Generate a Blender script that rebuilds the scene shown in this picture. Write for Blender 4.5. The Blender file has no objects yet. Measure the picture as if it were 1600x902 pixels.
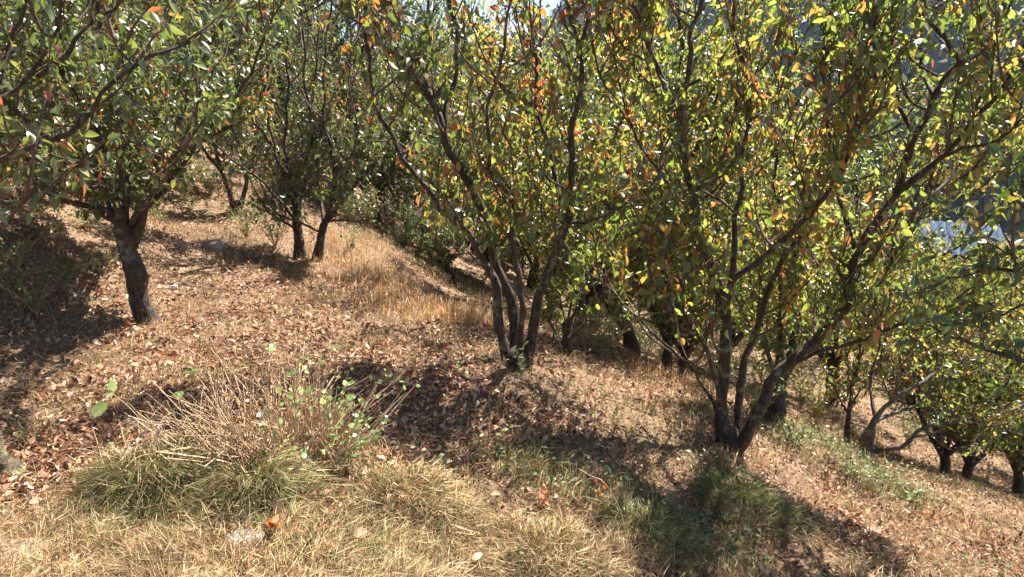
import bpy, math
import numpy as np
from math import radians as R
sc = bpy.context.scene
COL = sc.collection

# ------------------------------------------------------------------ camera, sky, sun, exposure
F = 1042.0; PITCH = R(15); CAMZ = 1.6
cam = bpy.data.cameras.new('camera'); co = bpy.data.objects.new('camera', cam); COL.objects.link(co)
co.location = (0, 0, CAMZ); co.rotation_euler = (R(90)-PITCH, 0, 0)
cam.sensor_width = 36; cam.lens = 36*F/1600.0; cam.clip_start = 0.05; cam.clip_end = 4000
sc.camera = co
SUN_AZ = R(43); SUN_EL = R(52)
w = bpy.data.worlds.new('World'); sc.world = w; w.use_nodes = True
nt = w.node_tree; nt.nodes.clear()
sky = nt.nodes.new('ShaderNodeTexSky'); sky.sky_type = 'NISHITA'; sky.sun_disc = False
sky.sun_elevation = SUN_EL; sky.sun_rotation = SUN_AZ; sky.altitude = 1800; sky.dust_density = 1.2
bg = nt.nodes.new('ShaderNodeBackground'); bg.inputs[1].default_value = 0.05
wo = nt.nodes.new('ShaderNodeOutputWorld'); nt.links.new(sky.outputs[0], bg.inputs[0]); nt.links.new(bg.outputs[0], wo.inputs[0])
sl = bpy.data.lights.new('sun', 'SUN'); sl.energy = 5.0; sl.angle = R(0.5); sl.color = (1.0, 0.935, 0.82)
so = bpy.data.objects.new('sun', sl); COL.objects.link(so)
so.rotation_euler = (R(90)-SUN_EL, 0, math.pi-SUN_AZ)
so.location = (0, 0, 30)
vs = sc.view_settings; vs.view_transform = 'Standard'; vs.look = 'None'; vs.gamma = 1; vs.exposure = 2.07
cy = sc.cycles; cy.max_bounces = 6; cy.diffuse_bounces = 2; cy.glossy_bounces = 2; cy.transmission_bounces = 4; cy.transparent_max_bounces = 4
cy.sample_clamp_indirect = 6

# ------------------------------------------------------------------ helpers
CP, SP = math.cos(PITCH), math.sin(PITCH)
def P(px, py, Y):
    u = (px-800)/F; v = (py-451)/F
    s = Y/(CP-v*SP)
    return np.array([u*s, Y, CAMZ-(SP+v*CP)*s])
def nrm(a):
    return a/np.maximum(np.linalg.norm(a, axis=-1, keepdims=True), 1e-9)
def smooth(a, b, x):
    t = np.clip((x-a)/(b-a), 0, 1); return t*t*(3-2*t)
_tab = np.random.default_rng(5).random((256, 256))
def vnoise(x, y):
    x = np.asarray(x, float); y = np.asarray(y, float)
    xi = np.floor(x).astype(int); yi = np.floor(y).astype(int); fx = x-xi; fy = y-yi
    fx = fx*fx*(3-2*fx); fy = fy*fy*(3-2*fy)
    g = lambda i, j: _tab[(i) & 255, (j) & 255]
    return (g(xi, yi)*(1-fx)+g(xi+1, yi)*fx)*(1-fy)+(g(xi, yi+1)*(1-fx)+g(xi+1, yi+1)*fx)*fy

def mesh_obj(name, V, faces, mat, parent=None, smooth_sh=True, attrs=None, mats=None):
    me = bpy.data.meshes.new(name)
    V = np.asarray(V, np.float32)
    faces = [np.asarray(f, np.int32) for f in faces if len(f)]
    nl = sum(f.size for f in faces); nf = sum(len(f) for f in faces)
    me.vertices.add(len(V)); me.vertices.foreach_set('co', V.ravel())
    me.loops.add(nl); me.loops.foreach_set('vertex_index', np.concatenate([f.ravel() for f in faces]))
    me.polygons.add(nf)
    cnt = np.concatenate([np.full(len(f), f.shape[1]) for f in faces])
    st = np.concatenate([[0], np.cumsum(cnt)[:-1]]).astype(np.int32)
    me.polygons.foreach_set('loop_start', st)
    me.polygons.foreach_set('use_smooth', np.full(nf, smooth_sh))
    me.update(calc_edges=True)
    for k, a in (attrs or {}).items():
        at = me.attributes.new(k, 'FLOAT', 'POINT'); at.data.foreach_set('value', np.asarray(a, np.float32))
    me.materials.append(mat)
    o = bpy.data.objects.new(name, me); COL.objects.link(o)
    if parent: o.parent = parent
    return o
def tag(o, label=None, cat=None, group=None, kind=None):
    if label: o['label'] = label
    if cat: o['category'] = cat
    if group: o['group'] = group
    if kind: o['kind'] = kind
    return o
def empty(name, loc, label, cat, group=None):
    o = bpy.data.objects.new(name, None); COL.objects.link(o); o.location = tuple(float(c) for c in loc)
    o.empty_display_size = .2
    return tag(o, label, cat, group)

def tubes(Pn, Rd, sides=4, wob=0, rng=None):
    """Pn [N,K,3], Rd [N,K] -> verts, quads"""
    Pn = np.asarray(Pn, float); Rd = np.asarray(Rd, float); N, K, _ = Pn.shape
    T = np.empty_like(Pn); T[:, 1:-1] = Pn[:, 2:]-Pn[:, :-2]; T[:, 0] = Pn[:, 1]-Pn[:, 0]; T[:, -1] = Pn[:, -1]-Pn[:, -2]
    T = nrm(T); mt = nrm(T.mean(1))
    ref = np.zeros((N, 3)); ref[np.arange(N), np.argmin(np.abs(mt), axis=1)] = 1
    A = nrm(np.cross(T, ref[:, None, :])); B = np.cross(T, A)
    th = np.arange(sides)*2*np.pi/sides
    r = Rd[:, :, None]*np.ones(sides)
    if wob: r = r*(1+wob*(rng.random((N, K, sides))-.5)+wob*.8*np.sin(2*th+np.linspace(0, 6, K)[None, :, None]))
    V = Pn[:, :, None, :]+r[..., None]*(np.cos(th)[None, None, :, None]*A[:, :, None, :]+np.sin(th)[None, None, :, None]*B[:, :, None, :])
    idx = np.arange(N*K*sides).reshape(N, K, sides)
    a = idx[:, :-1]; b = idx[:, 1:]
    q = np.stack([a, np.roll(a, -1, 2), np.roll(b, -1, 2), b], -1).reshape(-1, 4)
    return V.reshape(-1, 3), q
def merge(parts):
    Vs, Qs, n = [], [], 0
    for V, Q in parts:
        Vs.append(V); Qs.append(Q+n); n += len(V)
    return np.concatenate(Vs), np.concatenate(Qs)
def spline(pts, rad, n):
    pts = np.asarray(pts, float); k = len(pts)
    e = np.vstack([2*pts[0]-pts[1], pts, 2*pts[-1]-pts[-2]])
    d = np.r_[0, np.cumsum(np.linalg.norm(np.diff(pts, axis=0), axis=1))]
    s = np.linspace(0, d[-1], n); i = np.clip(np.searchsorted(d, s, 'right')-1, 0, k-2)
    t = ((s-d[i])/np.maximum(d[i+1]-d[i], 1e-9))[:, None]
    p0, p1, p2, p3 = e[i], e[i+1], e[i+2], e[i+3]
    out = .5*((2*p1)+(-p0+p2)*t+(2*p0-5*p1+4*p2-p3)*t**2+(-p0+3*p1-3*p2+p3)*t**3)
    return out, np.interp(s, d, rad)

def capped(pts, rr):
    d0 = nrm(pts[0]-pts[1]); d1 = nrm(pts[-1]-pts[-2])
    return np.vstack([pts[0]+d0*rr[0]*.35, pts, pts[-1]+d1*rr[-1]*.25, pts[-1]+d1*rr[-1]*.4]), np.r_[rr[0]*.05, rr, rr[-1]*.7, rr[-1]*.04]
def leaf_geo(B, D, Nn, L, Wd, rnd, curl, fold, detail=2):
    """leaves: B base, D axis, Nn rough normal"""
    n = len(B); D = nrm(D); S = nrm(np.cross(D, Nn)); U = np.cross(S, D)
    if detail == 2:
        ts = [0, .22, .5, .8, 1]; ws = [0, .8, 1, .55, 0]
    else:
        ts = [0, .5, 1]; ws = [0, 1, 0]
    V = []; rib = []
    def pt(t, s, up):
        return B+D*(L*t)[:, None]+S*(s*Wd*.5)[:, None]+U*(up-curl*L*t*t)[:, None]
    ones = np.ones(n)
    rows = []; c = 0
    for t, wv in zip(ts, ws):
        if wv == 0:
            V.append(pt(t*ones, 0*ones, 0*ones)); rib.append(1); rows.append((c,)); c += 1
        else:
            f = fold*Wd*.5*wv
            V.append(pt(t*ones, -wv*ones, f)); V.append(pt(t*ones, 0*ones, 0*ones)); V.append(pt(t*ones, wv*ones, f))
            rib += [0, 1, 0]; rows.append((c, c+1, c+2)); c += 3
    V = np.stack(V, 1).reshape(-1, 3)
    tri = []; quad = []
    for a, b in zip(rows[:-1], rows[1:]):
        if len(a) == 1: tri += [(a[0], b[1], b[0]), (a[0], b[2], b[1])]
        elif len(b) == 1: tri += [(a[0], a[1], b[0]), (a[1], a[2], b[0])]
        else: quad += [(a[0], a[1], b[1], b[0]), (a[1], a[2], b[2], b[1])]
    off = (np.arange(n)*c)[:, None, None]
    fs = [(np.array(tri)[None]+off).reshape(-1, 3)]
    if quad: fs.append((np.array(quad)[None]+off).reshape(-1, 4))
    return V, fs, np.repeat(rnd, c), np.tile(rib, n)

# ------------------------------------------------------------------ materials
def M(name):
    m = bpy.data.materials.new(name); m.use_nodes = True; m.node_tree.nodes.clear()
    n = m.node_tree
    def N(t, **kw):
        x = n.nodes.new(t)
        for k, v in kw.items():
            if k.startswith('i_'):
                key = k[2:]; x.inputs[int(key) if key.isdigit() else key.replace('_', ' ')].default_value = v
            else: setattr(x, k, v)
        return x
    return m, N, n.links.new
def ramp(N, stops, interp='LINEAR'):
    r = N('ShaderNodeValToRGB'); cr = r.color_ramp; cr.interpolation = interp
    while len(cr.elements) < len(stops): cr.elements.new(.5)
    for e, (p, c) in zip(cr.elements, stops):
        e.position = p; e.color = (*c, 1)
    return r
def leaf_mat(name, stops, trans=.4, tstops=None, rough=.38, spec=.55, boost=2.2):
    m, N, Lk = M(name)
    at = N('ShaderNodeAttribute', attribute_name='rnd'); rp = ramp(N, stops); Lk(at.outputs['Fac'], rp.inputs[0])
    rib = N('ShaderNodeAttribute', attribute_name='rib')
    pw = N('ShaderNodeMath', operation='POWER', i_1=6.0); Lk(rib.outputs['Fac'], pw.inputs[0])
    tc = N('ShaderNodeTexCoord'); nz = N('ShaderNodeTexNoise', i_Scale=60.0, i_Detail=3.0); Lk(tc.outputs['Object'], nz.inputs['Vector'])
    mr = N('ShaderNodeMapRange', i_3=.72, i_4=1.3); Lk(nz.outputs['Fac'], mr.inputs[0])
    mu = N('ShaderNodeMix', data_type='RGBA', blend_type='MULTIPLY', i_Factor=1.0); Lk(rp.outputs[0], mu.inputs[6]); Lk(mr.outputs[0], mu.inputs[7])
    mx = N('ShaderNodeMix', data_type='RGBA'); mx.inputs[7].default_value = (.25, .27, .12, 1)
    ml = N('ShaderNodeMath', operation='MULTIPLY', i_1=.35); Lk(pw.outputs[0], ml.inputs[0]); Lk(ml.outputs[0], mx.inputs[0]); Lk(mu.outputs[2], mx.inputs[6])
    pb = N('ShaderNodeBsdfPrincipled', i_Roughness=rough); pb.inputs['Specular IOR Level'].default_value = spec
    Lk(mx.outputs[2], pb.inputs['Base Color'])
    tr = N('ShaderNodeBsdfTranslucent')
    if tstops:
        r2 = ramp(N, tstops); Lk(at.outputs['Fac'], r2.inputs[0]); Lk(r2.outputs[0], tr.inputs[0])
    else:
        g = N('ShaderNodeVectorMath', operation='SCALE'); g.inputs['Scale'].default_value = boost
        Lk(mu.outputs[2], g.inputs[0]); Lk(g.outputs[0], tr.inputs[0])
    ms = N('ShaderNodeMixShader', i_0=trans); Lk(pb.outputs[0], ms.inputs[1]); Lk(tr.outputs[0], ms.inputs[2])
    o = N('ShaderNodeOutputMaterial'); Lk(ms.outputs[0], o.inputs[0])
    return m
G1 = (.025, .05, .013); G2 = (.045, .08, .02); G3 = (.085, .115, .028); YL = (.30, .22, .04); OR = (.42, .15, .035); RD = (.34, .07, .035); BR = (.20, .10, .05)
mLeft = leaf_mat('leaf_greygreen', [(0, (.05, .085, .035)), (.45, (.10, .135, .06)), (.78, (.17, .20, .09)), (.87, (.32, .26, .09)), (.93, OR), (.98, (.40, .14, .09)), (1, RD)], .36,  # grey-green leaves, greens lightened in the colour to stand in for pale glints
    [(0, (.10, .17, .03)), (.45, (.20, .27, .05)), (.80, (.30, .34, .07)), (.88, (.50, .38, .06)), (.94, (.60, .25, .05)), (1, (.55, .13, .06))], .40, 1.0)
mMid = leaf_mat('leaf_autumn', [(0, G1), (.4, G2), (.68, G3), (.78, YL), (.86, OR), (.95, RD), (1, BR)], .42,
    [(0, (.11, .18, .03)), (.4, (.23, .30, .05)), (.64, (.40, .42, .08)), (.75, (.58, .38, .06)), (.84, (.68, .28, .05)), (.95, (.55, .13, .05)), (1, (.3, .12, .05))], .38, 1.0)
mRight = leaf_mat('leaf_yellowgreen', [(0, G1), (.42, G2), (.72, G3), (.83, YL), (.92, OR), (1, BR)], .48,
    [(0, (.11, .19, .03)), (.4, (.25, .33, .05)), (.68, (.44, .47, .08)), (.82, (.60, .42, .08)), (.91, (.74, .32, .06)), (1, (.40, .18, .05))], .36, .95)
mDark = leaf_mat('leaf_dark', [(0, (.025, .055, .02)), (.7, (.05, .09, .03)), (.94, (.08, .11, .03)), (1, YL)], .28,
    [(0, (.06, .14, .02)), (.7, (.16, .25, .03)), (1, (.45, .40, .04))], .30, .7)
mHerb = leaf_mat('leaf_fresh', [(0, (.15, .24, .08)), (.8, (.27, .36, .14)), (1, (.42, .42, .14))], .42, None, .42, .6, 1.7)
mSage = leaf_mat('leaf_sage', [(0, (.06, .10, .035)), (.6, (.12, .17, .06)), (1, (.28, .27, .10))], .35, None, .5, .4, 1.8)
mLitter = leaf_mat('leaf_litter', [(0, (.09, .035, .02)), (.3, (.22, .095, .05)), (.55, (.42, .225, .13)), (.82, (.62, .41, .28)), (.97, (.74, .57, .42)), (1, (.42, .10, .03))], .12, None, .55, .4, 1.2)
mRust = leaf_mat('leaf_rust', [(0, (.30, .07, .02)), (.6, (.48, .14, .04)), (1, (.55, .26, .12))], .25, None, .5, .4, 1.5)

def bark_mat(name, c0, c1, lich, lamt=.62):
    m, N, Lk = M(name)
    tc = N('ShaderNodeTexCoord'); mp = N('ShaderNodeMapping'); mp.inputs['Scale'].default_value = (1, 1, .35); Lk(tc.outputs['Object'], mp.inputs[0])
    n1 = N('ShaderNodeTexNoise', i_Scale=45.0, i_Detail=6.0, i_Roughness=.65); Lk(mp.outputs[0], n1.inputs['Vector'])
    n2 = N('ShaderNodeTexNoise', i_Scale=9.0, i_Detail=5.0, i_Roughness=.7); Lk(tc.outputs['Object'], n2.inputs['Vector'])
    r1 = ramp(N, [(.35, c0), (.65, c1)]); Lk(n1.outputs['Fac'], r1.inputs[0])
    r2 = ramp(N, [(lamt-.06, (0, 0, 0)), (lamt+.03, (1, 1, 1))]); Lk(n2.outputs['Fac'], r2.inputs[0])
    mx = N('ShaderNodeMix', data_type='RGBA'); mx.inputs[7].default_value = (*lich, 1); Lk(r2.outputs[0], mx.inputs[0]); Lk(r1.outputs[0], mx.inputs[6])
    pb = N('ShaderNodeBsdfPrincipled', i_Roughness=.8); Lk(mx.outputs[2], pb.inputs['Base Color'])
    bp = N('ShaderNodeBump', i_Strength=1.0, i_Distance=.022); Lk(n1.outputs['Fac'], bp.inputs['Height']); Lk(bp.outputs[0], pb.inputs['Normal'])
    o = N('ShaderNodeOutputMaterial'); Lk(pb.outputs[0], o.inputs[0]); return m
mBark = bark_mat('bark', (.010, .007, .005), (.085, .055, .038), (.19, .18, .12), .61)
mBarkPale = bark_mat('bark_pale', (.035, .027, .02), (.13, .105, .085), (.26, .25, .2), .6)
mTwig = bark_mat('twig_bark', (.05, .03, .022), (.16, .10, .07), (.3, .26, .2), .7)
mStem = bark_mat('dry_stem', (.34, .21, .115), (.64, .46, .29), (.66, .52, .36), .6)
mMoss = bark_mat('mossy_bark', (.03, .022, .015), (.11, .09, .055), (.15, .15, .06), .56)

def blade_mat():
    m, N, Lk = M('grass_blades')
    a = N('ShaderNodeAttribute', attribute_name='rnd'); g = N('ShaderNodeAttribute', attribute_name='grn')
    r1 = ramp(N, [(0, (.13, .075, .042)), (.25, (.34, .215, .11)), (.65, (.56, .41, .22)), (.93, (.72, .59, .37)), (1, (.48, .20, .09))]); Lk(a.outputs['Fac'], r1.inputs[0])
    r2 = ramp(N, [(0, (.05, .085, .018)), (.6, (.11, .165, .035)), (1, (.26, .30, .08))]); Lk(a.outputs['Fac'], r2.inputs[0])
    r3 = ramp(N, [(0, (.36, .14, .05)), (1, (.64, .34, .14))]); Lk(a.outputs['Fac'], r3.inputs[0])
    mx = N('ShaderNodeMix', data_type='RGBA'); Lk(g.outputs['Fac'], mx.inputs[0]); Lk(r1.outputs[0], mx.inputs[6]); Lk(r2.outputs[0], mx.inputs[7])
    rd = N('ShaderNodeMath', operation='MULTIPLY', i_1=-1.0); Lk(g.outputs['Fac'], rd.inputs[0])
    cl = N('ShaderNodeClamp'); Lk(rd.outputs[0], cl.inputs[0])
    m2 = N('ShaderNodeMix', data_type='RGBA'); Lk(cl.outputs[0], m2.inputs[0]); Lk(mx.outputs[2], m2.inputs[6]); Lk(r3.outputs[0], m2.inputs[7])
    pb = N('ShaderNodeBsdfPrincipled', i_Roughness=.5); pb.inputs['Specular IOR Level'].default_value = .35; Lk(m2.outputs[2], pb.inputs['Base Color'])
    tr = N('ShaderNodeBsdfTranslucent'); Lk(m2.outputs[2], tr.inputs[0])
    ms = N('ShaderNodeMixShader', i_0=.3); Lk(pb.outputs[0], ms.inputs[1]); Lk(tr.outputs[0], ms.inputs[2])
    o = N('ShaderNodeOutputMaterial'); Lk(ms.outputs[0], o.inputs[0]); return m
mBlade = blade_mat()
def ground_mat():
    m, N, Lk = M('ground_soil')
    tc = N('ShaderNodeTexCoord')
    n1 = N('ShaderNodeTexNoise', i_Scale=1.3, i_Detail=8.0, i_Roughness=.7); n2 = N('ShaderNodeTexNoise', i_Scale=40.0, i_Detail=8.0, i_Roughness=.7)
    n3 = N('ShaderNodeTexNoise', i_Scale=.05, i_Detail=4.0)
    for n in (n1, n2, n3): Lk(tc.outputs['Object'], n.inputs['Vector'])
    r1 = ramp(N, [(.3, (.11, .06, .035)), (.5, (.22, .135, .08)), (.7, (.32, .21, .12))]); Lk(n1.outputs['Fac'], r1.inputs[0])
    r2 = ramp(N, [(.3, (.35, .35, .35)), (.7, (1.3, 1.3, 1.3))]); Lk(n2.outputs['Fac'], r2.inputs[0])
    mu = N('ShaderNodeMix', data_type='RGBA', blend_type='MULTIPLY', i_Factor=1.0); Lk(r1.outputs[0], mu.inputs[6]); Lk(r2.outputs[0], mu.inputs[7])
    pb = N('ShaderNodeBsdfPrincipled', i_Roughness=.95); Lk(mu.outputs[2], pb.inputs['Base Color'])
    bp = N('ShaderNodeBump', i_Strength=.8, i_Distance=.03); Lk(n2.outputs['Fac'], bp.inputs['Height']); Lk(bp.outputs[0], pb.inputs['Normal'])
    o = N('ShaderNodeOutputMaterial'); Lk(pb.outputs[0], o.inputs[0]); return m
mGround = ground_mat()
def simple(name, c0, c1, scale=8., rough=.8, bump=.3, metal=0, dist=.02, detail=8.):
    m, N, Lk = M(name)
    tc = N('ShaderNodeTexCoord'); n1 = N('ShaderNodeTexNoise', i_Scale=scale, i_Detail=detail, i_Roughness=.65); Lk(tc.outputs['Object'], n1.inputs['Vector'])
    r1 = ramp(N, [(.3, c0), (.7, c1)]); Lk(n1.outputs['Fac'], r1.inputs[0])
    pb = N('ShaderNodeBsdfPrincipled', i_Roughness=rough, i_Metallic=metal); Lk(r1.outputs[0], pb.inputs['Base Color'])
    bp = N('ShaderNodeBump', i_Strength=bump, i_Distance=dist); Lk(n1.outputs['Fac'], bp.inputs['Height']); Lk(bp.outputs[0], pb.inputs['Normal'])
    o = N('ShaderNodeOutputMaterial'); Lk(pb.outputs[0], o.inputs[0]); return m
mHill = simple('far_forest_floor', (.02, .03, .015), (.07, .08, .04), .08, .95, .5, 0, 2)
mForest = simple('far_forest', (.018, .032, .014), (.05, .075, .03), .3, .9, 0)
mRoof = simple('roof_metal', (.045, .075, .15), (.075, .115, .21), 1.5, .95, .1, 0)  # blue metal, its colour darkened to look shaded and lit by sky alone
mWall = simple('house_wall', (.16, .11, .08), (.26, .19, .14), 3., .9, .2)
mDoor = simple('dark_timber', (.03, .025, .02), (.07, .05, .04), 5., .7, .2)
mStone = simple('stone', (.16, .145, .125), (.34, .31, .27), 14., .85, .8, 0, .012)
mTanStone = simple('tan_stone', (.16, .115, .08), (.36, .27, .20), 22., .9, .9, 0, .012)
mRag = simple('white_plastic', (.55, .62, .60), (.80, .84, .82), 12., .45, .3)

# ------------------------------------------------------------------ terrain
ctrl = [P(*a) for a in [
 (225,497,5.0),(810,565,4.5),(1140,705,4.5),(886,560,5.6),(1205,660,5.6),(1345,725,6),(1475,752,7.2),(1590,768,8),
 (1600,902,3.3),(1140,902,2.7),(800,902,2.2),(500,902,2.0),(0,902,2.0),(0,700,2.9),(1600,800,4.8),(1350,800,4.3),
 (600,700,3.1),(400,560,4.2),(0,500,4.6),(60,335,5.9),(0,320,5.5),(130,400,5.9),(-150,330,5.2),(300,345,9.5),(370,330,10),(470,405,7.5),
 (560,375,9),(700,470,8),(640,400,11),(720,450,11),(620,365,14),(760,500,6.5),(950,540,7.5),(1040,590,7.5),(1300,680,7.5)]]
ctrl += [np.array(a, float) for a in [(-12,12,5),(-12,2,4.2),(-4,-4,1),(0,-4,.3),(4,-4,-1.2),(9,4,-4),(14,12,-5.5),(6,18,-4.5),(-2,20,-2.2),(-8,20,1.5),(0,0,0),(2,1,-.5),(-6,14,1.0),(-9,8,3.3),(20,20,-8),(10,26,-6),(-16,26,4)]]
ctrl = np.array(ctrl)
def _k(d2): return .5*d2*np.log(d2+1e-9)
def _tps():
    X = ctrl[:, :2]; n = len(X); K = _k(((X[:, None]-X[None])**2).sum(-1))+np.eye(n)*.06
    A = np.zeros((n+3, n+3)); A[:n, :n] = K; A[:n, n] = 1; A[:n, n+1:] = X; A[n:, :n] = A[:n, n:].T
    return np.linalg.solve(A, np.r_[ctrl[:, 2], 0, 0, 0])
WT = _tps()
def H0(x, y):
    x = np.asarray(x, float); y = np.asarray(y, float); sh = x.shape; x = x.ravel(); y = y.ravel()
    rr = np.hypot(x, y-8); w_ = smooth(16, 30, rr)
    cx = np.clip(x, -30, 30); cyy = np.clip(y, -20, 40)
    z = np.zeros(len(x))
    for i in range(0, len(x), 40000):
        s = slice(i, i+40000)
        d2 = (cx[s, None]-ctrl[None, :, 0])**2+(cyy[s, None]-ctrl[None, :, 1])**2
        z[s] = _k(d2)@WT[:len(ctrl)]+WT[-3]+WT[-2]*cx[s]+WT[-1]*cyy[s]
    s_ = .34*x+.12*y
    far = np.where(s_ > 0, -14*(1-np.exp(-np.maximum(s_, 0)/14)), 40*(1-np.exp(np.minimum(s_, 0)/40)))
    return (z*(1-w_)+far*w_).reshape(sh)
def H(x, y):
    x = np.asarray(x, float); y = np.asarray(y, float)
    n = .10*(vnoise(x*1.1+7, y*1.1+3)-.5)+.055*(vnoise(x*3.1, y*3.1)-.5)+.03*(vnoise(x*8+3, y*8)-.5)+.015*(vnoise(x*21, y*21)-.5)
    r = np.hypot(x, y)
    return H0(x, y)+n*smooth(60, 20, r)*(1+.8*smooth(8, 20, r))
def Hs(x, y): return float(H(np.array([x]), np.array([y]))[0])

def axis(lo, hi, n, k):
    t = np.linspace(0, 1, n); u0 = np.arcsinh(lo/k); u1 = np.arcsinh(hi/k); return k*np.sinh(u0+(u1-u0)*t)
gx = axis(-1500, 1500, 620, 3.0); gy = axis(-60, 2500, 560, 3.0)+3
GX, GY = np.meshgrid(gx, gy); Z = H(GX, GY)
V = np.stack([GX, GY, Z], -1).reshape(-1, 3); idx = np.arange(GX.size).reshape(GX.shape)
q = np.stack([idx[:-1, :-1], idx[:-1, 1:], idx[1:, 1:], idx[1:, :-1]], -1).reshape(-1, 4)
tag(mesh_obj('ground', V, [q], mGround), kind='structure')

def HM(x, y):
    d = .6*x+.8*y; az = np.degrees(np.arctan2(x, y))
    A = 62+105*smooth(-1, 16, az)
    return -16+A*smooth(60, 460, d)*(1+.25*(vnoise(x/60, y/60)-.5))+12*smooth(80, 250, d)*(vnoise(x/35+9, y/35)-.5)
gx = np.linspace(-350, 800, 150); gy = np.linspace(40, 900, 120); GX, GY = np.meshgrid(gx, gy); Z = HM(GX, GY)
V = np.stack([GX, GY, Z], -1).reshape(-1, 3); idx = np.arange(GX.size).reshape(GX.shape)
q = np.stack([idx[:-1, :-1], idx[:-1, 1:], idx[1:, 1:], idx[1:, :-1]], -1).reshape(-1, 4)
tag(mesh_obj('hillside', V, [q], mHill), kind='structure')
rg = np.random.default_rng(3)
n = 4200; az = np.radians(rg.uniform(-12, 46, n)); d = rg.uniform(95, 480, n)**1.0
x = d*np.sin(az); y = d*np.cos(az); z = HM(x, y)
K = 70; hh = rg.uniform(7, 14, n)
th = rg.uniform(0, 6.28, (n, K)); t = rg.random((n, K)); rad = (1-t*.8)*hh[:, None]*.27*np.sqrt(rg.random((n, K)))
C = np.stack([x[:, None]+rad*np.cos(th), y[:, None]+rad*np.sin(th), z[:, None]+hh[:, None]*(.15+.85*t)], -1).reshape(-1, 3)
D = rg.normal(size=C.shape); Nn = rg.normal(size=C.shape); L = rg.uniform(1.2, 2.8, len(C))
V, fs, _, _ = leaf_geo(C, D, Nn, L, L*.8, np.zeros(len(C)), np.zeros(len(C)), np.full(len(C), .3), 1)
tag(mesh_obj('distant_forest', V, fs, mForest, smooth_sh=False), kind='stuff')

# ------------------------------------------------------------------ trees
UP = np.array([0, 0, 1.])
def shoots_on(limb, rad, rng, spacing, t0, length, spread=.7, upb=.8):
    seg = np.linalg.norm(np.diff(limb, axis=0), axis=1); d = np.r_[0, np.cumsum(seg)]
    tot = d[-1]; n = max(2, int(tot*(1-t0)/spacing))
    s = tot*(t0+(1-t0)*(np.arange(n)+rng.random(n)*.9)/n); s = np.minimum(s, tot*.999)
    p = np.stack([np.interp(s, d, limb[:, k]) for k in range(3)], 1)
    i = np.clip(np.searchsorted(d, s)-1, 0, len(limb)-2); tg = nrm(limb[i+1]-limb[i])
    a = rng.uniform(0, 2*np.pi, n); h = np.stack([np.cos(a), np.sin(a), rng.uniform(-.3, .3, n)], 1)
    D = nrm(h*spread+UP*upb*rng.uniform(.2, 1.2, (n, 1))+tg*.5)
    Ls = length*rng.uniform(.45, 1.25, n)
    K = 6; t = np.linspace(0, 1, K)
    bend = rng.normal(size=(n, 3))*.18+UP*.22
    pts = p[:, None]+D[:, None]*(Ls[:, None]*t)[..., None]+bend[:, None]*(Ls[:, None]*t**2)[..., None]+rng.normal(size=(n, K, 3))*.012*t[None, :, None]
    return pts, Ls
def twiglets_on(pts, Ls, rng, per, length):
    n, K, _ = pts.shape
    m = n*per; si = np.repeat(np.arange(n), per); t = rng.uniform(.12, 1, m)*(K-1.001); i = t.astype(int); f = (t-i)[:, None]
    p = pts[si, i]*(1-f)+pts[si, i+1]*f; tg = nrm(pts[si, i+1]-pts[si, i])
    D = nrm(rng.normal(size=(m, 3))+tg*.5+UP*.15); l = length*rng.uniform(.4, 1.3, m)
    tt = np.linspace(0, 1, 3)
    q = p[:, None]+D[:, None]*(l[:, None]*tt)[..., None]+(UP*.25)[None, None]*(l[:, None]*tt**2)[..., None]
    return q
def leaves_for(sh, Ls, tw, rng, step, per_tw, L0, droop, density=1.0):
    B = []; O = []
    n, K, _ = sh.shape
    for k in range(n):
        m = max(1, int(Ls[k]/step))
        t = rng.uniform(.12, 1, m)*(K-1.001); i = t.astype(int); f = (t-i)[:, None]
        B.append(sh[k, i]*(1-f)+sh[k, i+1]*f)
        a = rng.normal(size=(m, 3)); O.append(nrm(a))
    m = len(tw)*per_tw; si = np.repeat(np.arange(len(tw)), per_tw); t = rng.uniform(.35, 1, m)*1.999; i = np.minimum(t.astype(int), 1); f = (t-i)[:, None]
    B.append(tw[si, i]*(1-f)+tw[si, i+1]*f); O.append(nrm(rng.normal(size=(m, 3))))
    B = np.concatenate(B); O = np.concatenate(O)
    if density < 1:
        k = rng.random(len(B)) < density; B = B[k]; O = O[k]
    N_ = len(B)
    D = nrm(O*1.0+np.array([0, 0, -1.])*droop*rng.uniform(.2, 1.5, (N_, 1)))
    Nn = nrm(rng.normal(size=(N_, 3))+UP*.9)
    L = L0*rng.uniform(.55, 1.25, N_)
    B = B+D*.012
    return B, D, Nn, L
def crown_mesh(name, B, D, Nn, L, rng, mat, parent, detail=2, rshift=None, wr=.48):
    N_ = len(B); rnd = rng.random(N_)
    # neighbouring leaves on a limb tend to turn colour together
    cl = vnoise(B[:, 0]*2.2+B[:, 2]*1.3+11, B[:, 1]*2.2+B[:, 2]*1.7+5)
    rnd = np.clip(rnd*.75+cl*.5-.12, 0, 1) if rshift is None else np.clip(rnd*.75+cl*.5-.12+rshift, 0, 1)
    V, fs, rr, rb = leaf_geo(B, D, Nn, L, L*wr*rng.uniform(.75, 1.15, N_), rnd, rng.uniform(-.05, .35, N_), rng.uniform(.1, .6, N_), detail)
    return mesh_obj(name, V, fs, mat, parent, True, {'rnd': rr, 'rib': rb})

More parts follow.
